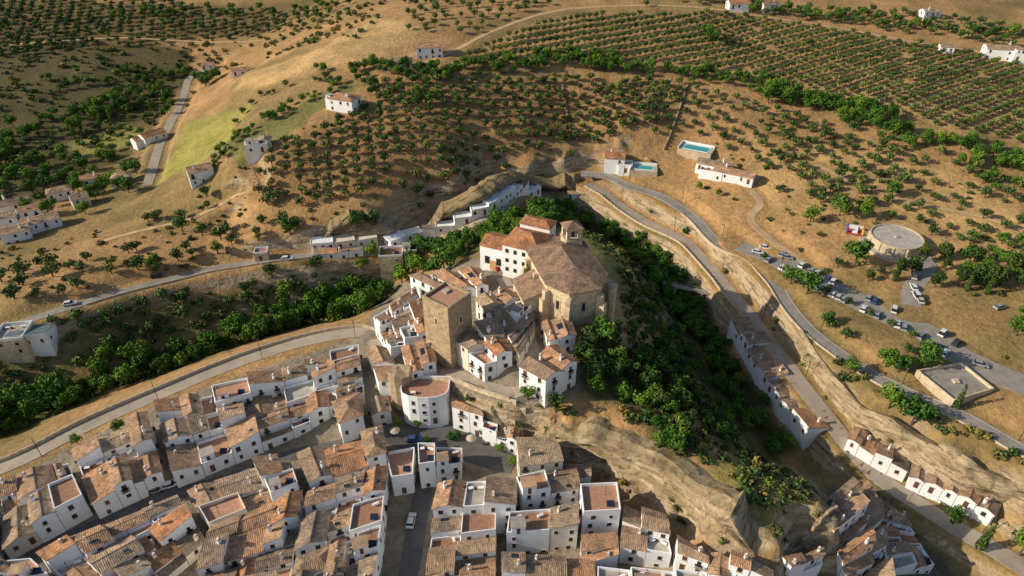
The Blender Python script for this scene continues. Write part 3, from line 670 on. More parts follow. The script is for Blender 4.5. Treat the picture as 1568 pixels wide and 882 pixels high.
# ---------------------------------------------------------------- landmark buildings
def ground(c): return float(H(*c))
def church():
    base=P(893,500); ax=np.array([0.28,-0.96]); ax/=np.linalg.norm(ax); c=base-ax*15.5
    z=ground(base)-1.0; mb=MB(); a=math.atan2(ax[1],ax[0])
    W=8.0; H1=11.5
    body=[(-11,-W),(8,-W),(13.5,-4),(13.5,4),(8,W),(-11,W)]
    mb.prism(body,-7,H1,STONE)
    mb.prism([(x*1.02,y*1.05) for x,y in body],H1+.003,H1+0.5,PARA,None,True)
    o=[(-11.6,-W-0.7),(8.3,-W-0.7),(14.3,-4.4),(14.3,4.4),(8.3,W+0.7),(-11.6,W+0.7)]; ze=H1+0.75; zr=H1+3.4
    A=(-5,0,zr);B=(6,0,zr); E=[(*p,ze) for p in o]
    mb.slab([E[0],E[1],B,A],.2,ROOFB);mb.slab([E[1],E[2],B],.2,ROOFB);mb.slab([E[2],E[3],B],.2,ROOFB);mb.slab([E[3],E[4],B],.2,ROOFB);mb.slab([E[4],E[5],A,B],.2,ROOFB);mb.slab([E[5],E[0],A],.2,ROOFB)
    for (x,y,dx,dy) in [(13.6,-4.1,.8,-.6),(13.6,4.1,.8,.6),(8.2,-W,.3,-1),(8.2,W,.3,1),(0,W,0,1),(-7,W,0,1),(0,-W,0,-1),(-7,-W,0,-1)]:
        n=np.array([dx,dy])/math.hypot(dx,dy); an=math.atan2(n[1],n[0])
        mb.box(x+n[0]*.9,y+n[1]*.9,-7,2.4,1.5,7+8,an,STONE); mb.box(x+n[0]*.5,y+n[1]*.5,8,1.6,1.3,2.4,an,STONE)
    t=[(10.6+1.2*math.cos(k*math.pi/4),9.2+1.2*math.sin(k*math.pi/4)) for k in range(8)]
    mb.prism(t,-7,9.5,STONE); mb.prism([(10.6+1.4*math.cos(k*math.pi/4),9.2+1.4*math.sin(k*math.pi/4)) for k in range(8)],9.52,9.9,PARA)
    q=[np.array(p,float) for p in body]
    for i in range(5):
        p,r=q[i],q[i+1]; L=np.linalg.norm(r-p); e=(r-p)/L; n=np.array([e[1],-e[0]])
        for s in ([3.2,9.5,16] if L>15 else [L/2]):
            wbox(mb,p,e,n,s-0.8,5.2,1.6,3.2,PARA,0.12); wbox(mb,p,e,n,s-0.45,5.5,.9,2.6,GLASS,0.16)
            wbox(mb,p,e,n,s-1.0,4.9,2.0,0.25,PARA,0.3)
    ch=[np.array(v,float) for v in [(-3,-W-6),(7,-W-6),(7,-W-0.05),(-3,-W-0.05)]]
    mb.prism(ch,-7,7.2,STONE)
    mb.slab([(-3.4,-W-6.4,7.15),(7.4,-W-6.4,7.15),(7.4,-W-.1,9.5),(-3.4,-W-.1,9.5)],.2,ROOFB)
    mb.prism([tuple(v) for v in ch],[7.19]*4,[7.22,7.22,9.2,9.2],STONE)
    pr=[( 1.2*math.cos(k*math.pi/6),4.6+1.2*math.sin(k*math.pi/6)) for k in range(12)]
    mb.face([(2+x,-W-6.08,zz) for x,zz in pr],PARA); mb.face([(2+x*.7,-W-6.12,(zz-4.6)*.7+4.6) for x,zz in pr],GLASS)
    mb.box(-13.1,0,-5,4,11,5+8,0,STONE); mb.slab([(-15.3,-5.9,8.2),(-11.1,-5.9,8.2),(-11.1,0,10),(-15.3,0,10)],.2,ROOFB); mb.slab([(-11.1,5.9,8.2),(-15.3,5.9,8.2),(-15.3,0,10),(-11.1,0,10)],.2,ROOFB)
    tx,ty=-8.5,4.5
    mb.box(tx,ty,-5,4.6,4.6,19.5,0,STONE); mb.box(tx,ty,14.5,5.1,5.1,.4,0,PARA)
    for dx in(-1,1):
        for dy in(-1,1): mb.box(tx+dx*1.7,ty+dy*1.7,14.9,1.0,1.0,3.0,0,STONE)
    mb.box(tx,ty,14.9,1.0,1.0,2.2,0.4,GLASS); mb.box(tx,ty,17.9,4.9,4.9,.4,0,PARA)
    r=2.7
    for k in range(4):
        p=[(-r,-r),(r,-r),(r,r),(-r,r)]; a1,b1=p[k],p[(k+1)%4]; mb.face([(tx+a1[0],ty+a1[1],18.32),(tx+b1[0],ty+b1[1],18.32),(tx,ty,20)],ROOFB)
    ob=mb.obj('stone_church',loc=(c[0],c[1],z),rot=a); ob.scale=(1.08,1.08,1.06)
    ca,sa=math.cos(a),math.sin(a)
    mark([c+np.array([x*ca-y*sa,x*sa+y*ca]) for x,y in[(-17,-16),(16,-16),(16,12),(-17,12)]],1)
church()
def tower():
    c=P(684,455,17); z=ground(c); mb=MB()
    S=9.2
    b_=[(-S/2,-S/2),(S/2,-S/2),(S/2,S/2),(-S/2,S/2)]
    mb.prism([(x*1.06,y*1.06) for x,y in b_],-4,2.5,STONE2); mb.prism(b_,2.5,17,STONE2,TFL)
    for x,y,w,d in[(0,-S/2+.3,S,.6),(0,S/2-.3,S,.6)]: mb.box(x,y,17.01,w,d,1.0,0,STONE2)
    for x in(-S/2+.3,S/2-.3): mb.box(x,0,17.01,.6,S-1.2,1.0,0,STONE2)
    mb.box(0,0,17.01,S-2.2,S-2.2,.35,0,TFL)
    mb.box(1.5,1.5,17.37,1.6,1.6,.5,0,GREYF)
    q=[np.array(p,float) for p in b_]
    for i in range(4):
        p,r=q[i],q[(i+1)%4]; e=(r-p)/S; n=np.array([e[1],-e[0]])
        wbox(mb,p,e,n,S/2-.6,10.5,1.2,2.4,STONE,.06); wbox(mb,p,e,n,S/2-.3,10.8,.6,1.8,GLASS,.1)
    mb.obj('castle_tower',loc=(c[0],c[1],z),rot=math.radians(52)); mark([c+np.array(v)*1.5 for v in b_])
    c=P(612,570,7); z=ground(c); mb=MB(); mb.prism([(3.2*math.cos(k*math.pi/5),3.2*math.sin(k*math.pi/5)) for k in range(10)],-4,[7+R()*.8 for _ in range(10)],STONE2); mb.obj('ruined_turret',loc=(c[0],c[1],z))
tower()
def mon():
    c=P(808,368,11); z=ground(c); mb=MB()
    q=[np.array(p,float) for p in[(-6,-5.5),(6,-5.5),(6,5.5),(-6,5.5)]]
    mb.prism(q,-6,11.5,WALL); gable(mb,q,11.5,ROOFR,hip=True,over=.5,pitch=.45)
    def win(q,i,ss,zs,w=1.0,h=1.3):
        p,r=q[i],q[(i+1)%4]; L=np.linalg.norm(r-p); e=(r-p)/L; n=np.array([e[1],-e[0]])
        for s in ss:
            for zz in zs: wbox(mb,p,e,n,s-w/2-.1,zz-.1,w+.2,h+.2,PARA,.05); wbox(mb,p,e,n,s-w/2,zz,w,h,GLASS,.08)
    win(q,0,[1.5,4.2,7,9.8],[2,5.2,8.6]);win(q,3,[2,5.5,9],[2,5.2,8.6]);win(q,1,[2,5.5,9],[5.2,8.6])
    q2=[np.array(p,float) for p in[(-15,-3),(-6.1,-3),(-6.1,5.5),(-15,5.5)]]
    mb.prism(q2,-6,7.5,WALL); gable(mb,q2,7.5,ROOFR,over=.4,cl=False); win(q2,0,[2.5,6.5],[1.2],1.6,2.6)
    q3=[np.array(p,float) for p in[(6.1,-4),(12,-4),(12,5),(6.1,5)]]
    mb.prism(q3,-6,8.5,WALL); gable(mb,q3,8.5,ROOFR,over=.4,cl=False); win(q3,0,[1.8,4.2],[2,5.2])
    q4=[np.array(p,float) for p in[(-5,5.6),(5,5.6),(5,11),(-5,11)]]
    mb.prism(q4,-6,13.2,WALL); gable(mb,q4,13.2,ROOFR,hip=True,over=.4); win(q4,3,[2.5],[9.5])
    p=q2[0]; e=np.array([1.,0]); n=np.array([0,-1.]); wbox(mb,p,e,n,3.4,-0.8,2.2,3.4,ORANGE,.12)
    a=math.radians(-24); mb.obj('white_convent',loc=(c[0],c[1],z),rot=a); ca,sa=math.cos(a),math.sin(a)
    mark([c+np.array([x*ca-y*sa,x*sa+y*ca]) for x,y in[(-16,-6),(13,-6),(13,12),(-16,12)]],1)
mon()
def tank():
    c=P(1372,366,2.5); z=ground(c); mb=MB(); n=48; r=9
    cir=lambda r:[(r*math.cos(k*2*math.pi/n),r*math.sin(k*2*math.pi/n)) for k in range(n)]
    mb.prism(cir(11.5),-3,.25,PARA,GREYF); mb.prism(cir(r),.26,3.4,PARA,GREYF)
    a,b2=cir(r),cir(r-.5)
    for k in range(n):
        j=(k+1)%n; mb.prism([a[k],a[j],b2[j],b2[k]],3.41,3.8,PARA)
    for k in range(0,n,4):
        an=k*2*math.pi/n; mb.box(9.15*math.cos(an),9.15*math.sin(an),.26,.35,.5,3.2,an,STONE)
    mb.box(0,0,3.41,1.4,1.4,.35,0,GREYF)
    mb.obj('round_bandstand',loc=(c[0],c[1],z)); mark([c+np.array(p)*1.3 for p in cir(r)[::4]])
tank()
def pools():
    for u,v,w,d,a in[(1065,236,11,5,-28),(985,262,8,4,-10)]:
        c=P(u,v); z=max(ground(c+np.array([x,y])) for x in(-5,0,5) for y in(-3,0,3))+.15; mb=MB()
        mb.box(0,0,-4,w+4,d+3,4.0,0,PARA,PARA); mb.box(0,0,.01,w+.8,d+.8,.1,0,WALL); mb.box(0,0,.01,w,d,.14,0,POOL)
        mb.box(-(w+4)/2+.15,0,.01,.3,d+3,1.0,0,WALL);mb.box(0,(d+3)/2-.15,.01,w+3.4,.3,1.0,0,WALL)
        mb.obj('swimming_pool',loc=(c[0],c[1],z),rot=math.radians(a)); mark([c+np.array(p) for p in[(-8,-5),(8,-5),(8,5),(-8,5)]])
    for k,(u,v) in enumerate([(962,262),(968,266),(990,250),(606,668),(722,680)]):
        c=P(u,v); mb=MB(); mb.box(0,0,0,.08,.08,2.4,0,IRON)
        for s in range(8):
            a0,a1=s*math.pi/4,(s+1)*math.pi/4; mb.face([(1.4*math.cos(a0),1.4*math.sin(a0),2.1),(1.4*math.cos(a1),1.4*math.sin(a1),2.1),(0,0,2.7)],[TEAL,WALL,ORANGE,PARA,PARA][k])
        mb.obj('parasol',loc=(c[0],c[1],ground(c)+.12))
pools()
def platform():
    q=PL([(1400,575),(1470,560),(1520,600),(1455,625)]); q=ccw(q); z=max(float(H(*p)) for p in q)+.5
    mb=MB(); mb.prism(q,z-6,z,PARA,GREYF); inn=offset(q,[-.4]*4)
    for i in range(4): j=(i+1)%4; mb.prism([q[i],q[j],inn[j],inn[i]],z+.003,z+.9,STONE)
    c=sum(q)/4; mb.box(c[0],c[1],z+.01,1.6,1.6,.6,0,STONE); mb.obj('walled_terrace'); mark(q,1)
platform()
def playground():
    c=P(1308,356); z=ground(c)+.1; mats=[simple('red_vinyl',(0.4,0.05,0.05),.1),simple('blue_vinyl',(0.05,0.12,0.4),.1),simple('yellow_vinyl',(0.6,0.42,0.08),.1),simple('white_vinyl',(0.7,0.7,0.7),.1)]
    mb=MB(); mb.box(0,0,0,6,4,.5,0,0)
    for x in(-2.7,2.7):
        for y in(-1.7,1.7):
            p=[(x+.4*math.cos(k*math.pi/4),y+.4*math.sin(k*math.pi/4)) for k in range(8)]; mb.prism(p,.51,2.5,1 if x<0 else 2)
            for k in range(8): mb.face([(*p[k],2.5),(*p[(k+1)%8],2.5),(x,y,3.1)],0)
    mb.box(0,1.7,.51,4.6,.4,1.6,0,3); mb.slab([(-.9,-1.9,.7),(.9,-1.9,.7),(.9,1.4,2.0),(-.9,1.4,2.0)],.2,3)
    mb.obj('bouncy_castle',mats,loc=(c[0],c[1],z),rot=-.4)
playground()
def footbridge():
    a=P(1025,452);b=P(1082,452); z=max(float(H(*a)),float(H(*b)),-8)+1; c=(a+b)/2; L=np.linalg.norm(b-a)+6; an=math.atan2(*(b-a)[::-1]); mb=MB()
    mb.box(0,0,0,L,2.4,.35,0,GREYF)
    for y in(-1.15,1.15):
        mb.box(0,y,.95,L,.08,.08,0,PARA)
        for x in np.arange(-L/2+.5,L/2,1.5): mb.box(x,y,.36,.08,.08,.58,0,PARA)
    for x in(-L/4,L/4): mb.box(x,0,-7,.8,1.8,6.99,0,STONE)
    mb.obj('footbridge',loc=(*c,z),rot=an)
footbridge()
# ---------------------------------------------------------------- cars
M_TYRE=simple('tyre',(0.02,0.02,0.02),.1)
carmats=[]
for i,cc in enumerate([(0.7,0.7,0.7),(0.7,0.7,0.7),(0.04,0.04,0.045),(0.3,0.31,0.33),(0.45,0.02,0.02),(0.04,0.08,0.2),(0.5,0.48,0.42)]):
    m,_,b_=newmat('car_paint_%s'%'abcdefg'[i]); b_.inputs['Base Color'].default_value=(*cc,1); b_.inputs['Roughness'].default_value=.25; carmats.append(m)
def carmesh(m,van=False):
    mb=MB(); hh=1.95 if van else 1.45
    prof=[(-2.1,.35),(2.1,.35),(2.15,.75),(1.3,.92),(-2.0,.95),(-2.15,.7)]
    n=len(prof); L=[(x,-.87,z) for x,z in prof]; Rr=[(x,.87,z) for x,z in prof]
    mb.face(L,0); mb.face(Rr[::-1],0)
    for i in range(n): j=(i+1)%n; mb.face([L[j],L[i],Rr[i],Rr[j]],0)
    x0,x1=(-2.05,1.1) if van else(-1.75,.95)
    lo=[(x0,-.82,.93),(x1,-.82,.93),(x1,.82,.93),(x0,.82,.93)]; hi=[(x0+.3,-.66,hh),(x1-.6,-.66,hh),(x1-.6,.66,hh),(x0+.3,.66,hh)]
    for i in range(4): j=(i+1)%4; mb.face([lo[i],lo[j],hi[j],hi[i]],1)
    mb.slab([(p[0],p[1],hh+.04) for p in hi],.06,0)
    for x in(-1.3,1.3):
        for y in(-.88,.68):
            c=[(x+.33*math.cos(k*math.pi/5),.33+.33*math.sin(k*math.pi/5)) for k in range(10)]
            a=[(p,y,q) for p,q in c];b=[(p,y+.2,q) for p,q in c]; mb.face(a,2);mb.face(b[::-1],2)
            for i in range(10): j=(i+1)%10; mb.face([a[j],a[i],b[i],b[j]],2)
    me=bpy.data.meshes.new('car_body'); me.from_pydata(mb.v,[],mb.f)
    for k in(m,M_GLASS,M_TYRE): me.materials.append(k)
    me.polygons.foreach_set('material_index',mb.m); me.update(); return me
CARS=[carmesh(m) for m in carmats]+[carmesh(carmats[0],True)]
def roadz(c):
    best=1e9;bz=None
    for r in ROADS:
        d=np.hypot(r[1][:,0]-c[0],r[1][:,1]-c[1]); k=d.argmin()
        if d[k]<best and d[k]<r[3]/2+1: best=d[k]; bz=r[2][k]
    return bz
def car(c,ang,i=None):
    z=roadz(c); z=ground(c) if z is None else z+.01
    ob=link(bpy.data.objects.new('parked_car',CARS[random.choice([0,0,1,2,3,3,5,6,7]) if i is None else i])); ob.location=(c[0],c[1],z); ob.rotation_euler=(0,0,ang)
r=next(r for r in ROADS if r[0]=='car_park_lane'); nr=normals(r[1])
for side,sp in((-3.6,2.9),(3.6,2.9)):
    acc=0
    for i in range(6,int(len(r[1])*0.78)):
        acc+=2
        if acc>=sp:
            acc-=sp
            if R()<0.66:
                t=r[1][i+1]-r[1][i]; car(r[1][i]+nr[i]*side,math.atan2(t[1],t[0])+math.pi/2*1+U(-.06,.06)+.3,4 if i in(60,61) else None)
for u,v,a in[(1398,442,1.4),(1402,455,1.4),(1530,472,.3),(1500,560,-.5),(240,424,.3),(262,745,.35),(240,752,.35),(278,738,.35),(108,467,.3),(440,398,.1),(630,800,1.5),(635,679,0.1),(1398,425,1.2),(1408,462,1.3),(1160,388,-.4),(1172,378,-.4),(1205,395,-.4)]:
    car(P(u,v),a)
car(P(768,412),.4,4)
# ---------------------------------------------------------------- vegetation
def leafmesh(name,blobs,n,ls,mat,trunk=(0.15,1.5),limbs=True):
    v=[];f=[];sh=[];mi=[]
    rs=random.Random(sum(map(ord,name)))
    tot=sum(b[3]**2 for b in blobs)
    for bx,by,bz,br,sz in blobs:
        bshade=rs.uniform(-.15,.2)
        for _ in range(int(n*br*br/tot)):
            while True:
                d=Vector((rs.gauss(0,1),rs.gauss(0,1),rs.gauss(0,1)))
                if d.length>.1: break
            d.normalize(); rr=br*rs.uniform(.72,1.12)
            c=Vector((bx+d.x*rr,by+d.y*rr,bz+d.z*rr*sz))
            nn=(d+Vector((rs.gauss(0,.45),rs.gauss(0,.45),rs.gauss(0,.45)))).normalized()
            t=nn.orthogonal().normalized(); t=(Matrix.Rotation(rs.uniform(0,6.28),3,nn)@t); b_=nn.cross(t); s=ls*rs.uniform(.6,1.3)
            i=len(v); v+= [tuple(c+t*s),tuple(c+b_*s*.7),tuple(c-t*s*.9),tuple(c-b_*s*.7)]; f.append((i,i+1,i+2,i+3)); mi.append(0)
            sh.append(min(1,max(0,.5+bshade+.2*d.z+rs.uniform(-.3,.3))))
    def cone(a,b2,r0,r1):
        a=Vector(a);b2=Vector(b2);d=(b2-a).normalized();t=d.orthogonal().normalized();u=d.cross(t);i=len(v);k=5
        for q,(c,r) in enumerate(((a,r0),(b2,r1))):
            for s in range(k): an=s*6.283/k; v.append(tuple(c+t*r*math.cos(an)+u*r*math.sin(an)))
        for s in range(k): f.append((i+s,i+(s+1)%k,i+k+(s+1)%k,i+k+s)); mi.append(1); sh.append(0)
    cone((0,0,-.6),(0,0,trunk[1]),trunk[0],trunk[0]*.7)
    if limbs:
        for bx,by,bz,br,sz in blobs[:5]: cone((0,0,trunk[1]*.9),(bx*.8,by*.8,bz),trunk[0]*.55,.04)
    me=bpy.data.meshes.new(name); me.from_pydata(v,[],f); me.materials.append(mat); me.materials.append(M_TRUNK)
    me.polygons.foreach_set('material_index',mi)
    at=me.attributes.new('shade','FLOAT','FACE'); at.data.foreach_set('value',sh); me.update(); return me
def blobs(k,R0,z,h,rb,sz=.85):
    out=[(0,0,z,rb*1.1,sz)]
    for i in range(k):
        a=i*2.4+U(-.4,.4); rr=R0*U(.45,1); out.append((rr*math.cos(a),rr*math.sin(a),z+U(-h,h),rb*U(.6,1.05),sz))
    return out
def boulder(name):
    import bmesh
    bm=bmesh.new(); bmesh.ops.create_icosphere(bm,subdivisions=3,radius=1)
    sx,sy,sz=U(1.2,2.2),U(.7,1.2),U(.6,.9); o=U(0,50)
    for v in bm.verts:
        c=v.co.normalized(); k=1+.35*(float(vnoise(c.x*3+o,c.y*3+c.z*2,1.1,5))-.5)*2
        q=round(c.z*k*3)/3*.5+c.z*k*.5
        v.co=Vector((c.x*k*sx,c.y*k*sy,q*sz))
    me=bpy.data.meshes.new(name); bm.to_mesh(me); bm.free(); me.materials.append(M_ROCK); return me
T={}
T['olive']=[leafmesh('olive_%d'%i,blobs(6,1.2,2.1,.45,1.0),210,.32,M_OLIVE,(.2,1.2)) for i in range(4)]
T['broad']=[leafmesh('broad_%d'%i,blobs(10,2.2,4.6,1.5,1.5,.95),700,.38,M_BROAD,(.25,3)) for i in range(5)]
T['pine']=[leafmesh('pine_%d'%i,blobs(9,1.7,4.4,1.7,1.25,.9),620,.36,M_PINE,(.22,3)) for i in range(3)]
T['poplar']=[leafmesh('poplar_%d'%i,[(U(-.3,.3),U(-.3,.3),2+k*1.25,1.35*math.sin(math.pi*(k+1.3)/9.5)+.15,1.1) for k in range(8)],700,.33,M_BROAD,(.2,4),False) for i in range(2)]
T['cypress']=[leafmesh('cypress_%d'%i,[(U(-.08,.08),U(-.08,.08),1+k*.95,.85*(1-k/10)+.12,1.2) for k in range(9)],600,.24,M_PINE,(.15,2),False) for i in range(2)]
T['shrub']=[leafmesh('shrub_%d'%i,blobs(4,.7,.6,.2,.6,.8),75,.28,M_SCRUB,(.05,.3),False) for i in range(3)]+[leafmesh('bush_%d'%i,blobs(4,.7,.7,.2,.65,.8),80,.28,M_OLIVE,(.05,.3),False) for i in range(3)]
T['rock']=[boulder('boulder_%d'%i) for i in range(4)]
COLS={}
for k,l in T.items():
    cl=bpy.data.collections.new('source_'+k)
    for me in l: cl.objects.link(bpy.data.objects.new(me.name,me))
    COLS[k]=cl
def gninst(kind):
    ng=bpy.data.node_groups.new('scatter_'+kind,'GeometryNodeTree')
    ng.interface.new_socket('Geometry',in_out='INPUT',socket_type='NodeSocketGeometry'); ng.interface.new_socket('Geometry',in_out='OUTPUT',socket_type='NodeSocketGeometry')
    n=ng.nodes; gi=n.new('NodeGroupInput'); go=n.new('NodeGroupOutput'); ip=n.new('GeometryNodeInstanceOnPoints'); ci=n.new('GeometryNodeCollectionInfo')
    ci.inputs[0].default_value=COLS[kind]; ci.inputs['Separate Children'].default_value=True; ci.inputs['Reset Children'].default_value=True
    ip.inputs['Pick Instance'].default_value=True
    def na(name,t): a=n.new('GeometryNodeInputNamedAttribute'); a.data_type=t; a.inputs[0].default_value=name; return a.outputs[0]
    l=ng.links; l.new(gi.outputs[0],ip.inputs['Points']); l.new(ci.outputs[0],ip.inputs['Instance']); l.new(na('idx','INT'),ip.inputs['Instance Index'])
    er=n.new('FunctionNodeEulerToRotation'); l.new(na('rot','FLOAT_VECTOR'),er.inputs[0]); l.new(er.outputs[0],ip.inputs['Rotation']); l.new(na('scl','FLOAT_VECTOR'),ip.inputs['Scale']); l.new(ip.outputs[0],go.inputs[0])
    return ng
NG={k:gninst(k) for k in COLS}
CNT=0
def grove(name,kind,pts,s0,s1,rotfn=None):
    global CNT
    if len(pts)==0: return
    pts=np.array(pts); z=H(pts[:,0],pts[:,1])-.1; n=len(pts); CNT+=n
    me=bpy.data.meshes.new(name); me.from_pydata([(float(a),float(b),float(c)) for (a,b),c in zip(pts,z)],[],[])
    a=me.attributes.new('idx','INT','POINT'); a.data.foreach_set('value',np.random.randint(0,len(T[kind]),n))
    a=me.attributes.new('rot','FLOAT_VECTOR','POINT'); rt=np.zeros((n,3)); rt[:,2]=np.random.rand(n)*6.28 if rotfn is None else rotfn; a.data.foreach_set('vector',rt.ravel())
    s=(s0+(s1-s0)*np.random.rand(n))[:,None]*(1+0.16*(np.random.rand(n,3)-.5)); a=me.attributes.new('scl','FLOAT_VECTOR','POINT'); a.data.foreach_set('vector',s.ravel())
    ob=link(bpy.data.objects.new(name,me)); md=ob.modifiers.new('scatter','NODES'); md.node_group=NG[kind]
    return ob
def scatter(poly,sp,jit=.5,ang=0,keep=1.0,nth=None,ns=20,seed=1,world=False,sy=None,cliff=True):
    w=np.array(poly if world else PL(poly)); c=w.mean(0); Rr=np.abs(w-c).max()*1.5
    sy=sy or sp
    n=int(Rr/sp)+1; m=int(Rr/sy)+1
    i,j=np.meshgrid(np.arange(-n,n+1),np.arange(-m,m+1)); X=i*sp+(np.random.rand(*i.shape)-.5)*2*jit*sp; Y=j*sy+(np.random.rand(*i.shape)-.5)*2*jit*sp
    ca,sa=math.cos(math.radians(ang)),math.sin(math.radians(ang)); x=c[0]+X*ca-Y*sa; y=c[1]+X*sa+Y*ca
    ok=inpoly(w,x,y)&~occupied(x,y,cliff)&(np.random.rand(*x.shape)<keep)
    if nth is not None: ok&=fbm(x,y,ns,seed)>nth
    return np.stack([x[ok],y[ok]],1)
def along(pl,width,sp,keep=1):
    p=resample(PL(pl),sp); nr=normals(p); o=[]
    for k in range(max(1,int(width/sp))):
        o.append(p+nr*((np.random.rand(len(p))-.5)*width)[:,None]+(np.random.rand(len(p),2)-.5)*sp*.6)
    o=np.concatenate(o); o=o[(np.random.rand(len(o))<keep)&~occupied(o[:,0],o[:,1])]; return o
for c_ in CLIFFS[:2]:
    grove('rock_outcrop','rock',scatter(c_,7,.5,0,.45,cliff=False),.5,1.1,None)
    grove('cliff_scrub','shrub',scatter(c_,3.4,.5,0,.5,cliff=False),.5,1.4)
F1=[(700,95),(780,55),(870,25),(1100,18),(1300,50),(1568,95),(1700,120),(1700,300),(1568,225),(1420,190),(1250,140),(1050,100),(860,95)]
grove('olive_grove','olive',scatter(F1,4.2,.06,28,.98,sy=6.8),.9,1.2)
grove('olive_grove','olive',scatter([(870,12),(1100,3),(1400,20),(1700,60),(1700,105),(1568,80),(1300,42),(1100,12)],6.5,.3,28,.9),1,1.6)
F2=[(400,245),(520,185),(590,130),(850,118),(1045,128),(1025,190),(890,215),(790,248),(650,318),(470,325),(390,300)]
grove('olive_grove','olive',scatter(F2,5.7,.1,12,.95),1.0,1.35)
F3=[(900,125),(1060,128),(1180,165),(1330,215),(1400,290),(1300,330),(1180,262),(1060,215),(905,222)]
grove('olive_grove','olive',scatter(F3,6.6,.12,20,.9),.95,1.35)
F4=[(1180,170),(1400,215),(1600,300),(1600,440),(1480,380),(1330,330),(1190,300)]
grove('olive_grove','olive',scatter(F4,8,.25,20,.8),.9,1.5)
F5=[(-150,10),(200,-10),(560,0),(480,35),(320,60),(0,90),(-150,100)]
grove('olive_grove','olive',scatter(F5,7,.2,20,.9),1.1,1.5)
grove('olive_grove','olive',scatter([(620,5),(860,5),(700,60),(620,50)],8,.25,20,.8),1,1.4)
grove('olive_grove','olive',scatter([(-50,200),(230,180),(200,250),(0,300)],8,.4,0,.5),1,1.5)
grove('olive_grove','olive',scatter([(1240,420),(1330,455),(1420,500),(1400,440),(1250,380)],8,.4,0,.5),.8,1.3)
grove('olive_grove','olive',scatter([(1215,455),(1300,480),(1440,560),(1400,590),(1280,520)],8,.4,0,.6),.9,1.5)
grove('far_woodland','olive',scatter([(-700,620),(700,620),(900,1200),(-900,1200)],16,.4,0,.7,.45,120,world=True),1.5,2.5)
for pl,wd,sp,k,s0,s1 in [([(565,100),(640,118),(720,108),(860,95),(960,105),(1100,120),(1200,150),(1300,185),(1400,215),(1500,235),(1568,255)],13,4,.8,.5,.95),
  ([(1180,150),(1260,165),(1340,185),(1380,200)],14,4,.8,.7,1.2),
  ([(480,110),(540,120),(600,150),(700,150)],10,4,.6,.5,.8),
  ([(350,195),(400,150),(480,130),(560,105)],7,4,.7,.35,.6),
  ([(330,250),(350,225),(400,190),(520,130)],8,3.5,.8,.35,.65),
  ([(640,310),(720,268),(800,222),(880,208)],7,4,.6,.4,.6),
  ([(1000,0),(1100,8),(1250,25),(1400,40),(1568,60)],14,5,.5,.5,.9),
  ([(180,25),(330,20),(520,5)],15,6,.5,.5,1),
  ([(60,130),(180,120),(290,110)],22,5,.5,.5,.9)]:
    grove('hedgerow','broad' if s1>.6 else 'olive',along(pl,wd,sp,k),s0*(1 if s1>.6 else 2),s1*(1 if s1>.6 else 2))
G1=[(-60,690),(0,672),(150,608),(330,540),(470,498),(560,478),(600,440),(540,440),(430,470),(300,520),(150,570),(0,610),(-60,640)]
grove('riverside_trees','broad',scatter(G1,4.3,.5,0,.92),.5,1.25)
grove('riverside_scrub','shrub',scatter(G1,3,.5,0,.7),.9,2.2)
grove('riverside_trees','poplar',scatter(G1,16,.5,0,.6),.5,.8)
grove('riverside_trees','broad',along([(380,520),(450,490),(520,470),(600,430),(650,400),(690,385)],14,4,.9),.6,1.2)
G2=[(650,400),(700,368),(800,335),(850,315),(920,318),(950,345),(1010,385),(1060,440),(1100,530),(1060,520),(1000,440),(960,390),(900,350),(830,355),(760,375),(700,400)]
grove('gorge_trees','broad',scatter(G2,3.8,.5,0,.9,.28,18),.55,1.05)
G3=[(1060,480),(1105,520),(1160,610),(1230,680),(1180,700),(1100,620)]
grove('gorge_trees','broad',scatter(G3,4,.5,0,.85,.34,15),.45,.85)
grove('gorge_trees','poplar',along([(820,330),(850,318),(875,322)],6,4,.9),.5,.8)
grove('gorge_trees','broad',along([(640,390),(700,370),(760,348),(810,328)],5,5,.7),.4,.6)
G4=[(890,505),(950,525),(1040,560),(1060,620),(1050,690),(1000,680),(950,630),(900,610),(885,560)]
grove('hillside_wood','pine',scatter(G4,4.6,.5,0,.9,.3,12),.6,1.05)
grove('hillside_wood','broad',scatter(G4,5.5,.5,0,.8),.5,.95)
grove('hillside_wood','broad',scatter([(960,470),(1010,450),(1060,540),(1110,640),(1150,690),(1080,680),(1040,560)],5,.5,0,.6,.42,14),.35,.7)
grove('hillside_scrub','shrub',scatter([(880,360),(940,350),(1010,430),(1060,560),(1150,690),(1280,790),(1190,820),(1050,720),(950,650),(960,520),(950,420)],2.5,.5,0,.7),.7,1.9)
grove('valley_trees','broad',scatter([(-100,300),(0,200),(100,170),(250,130),(280,160),(230,230),(210,290),(130,330),(60,345),(-100,400)],7,.5,0,.8,.42,30),.6,1.2)
grove('valley_trees','poplar',along([(90,215),(130,205),(180,180),(200,170),(250,165)],10,6,.8),.6,1)
grove('valley_trees','broad',along([(300,120),(310,135),(330,120)],12,5,.9),.7,1.1)
G5=[(-60,560),(0,520),(120,490),(250,450),(400,415),(520,405),(620,400),(560,430),(430,462),(300,510),(150,560),(-60,630)]
grove('slope_olives','olive',scatter(G5,4.8,.4,10,.85,.3,20),1,1.7)
grove('slope_olives','olive',scatter([(0,400),(150,390),(300,360),(460,350),(380,400),(240,420),(60,470),(0,480)],7,.5,10,.7),.9,1.8)
grove('slope_olives','olive',scatter([(170,340),(300,300),(380,270),(480,340),(380,370)],8,.5,10,.6),.8,1.6)
grove('park_trees','broad',scatter([(1400,380),(1568,330),(1650,420),(1568,500),(1480,430)],8,.5,0,.75,.4,25),.6,1.1)
grove('park_trees','pine',scatter([(1430,400),(1500,380),(1568,400),(1568,460),(1470,440)],6,.5,0,.7),.7,1.3)
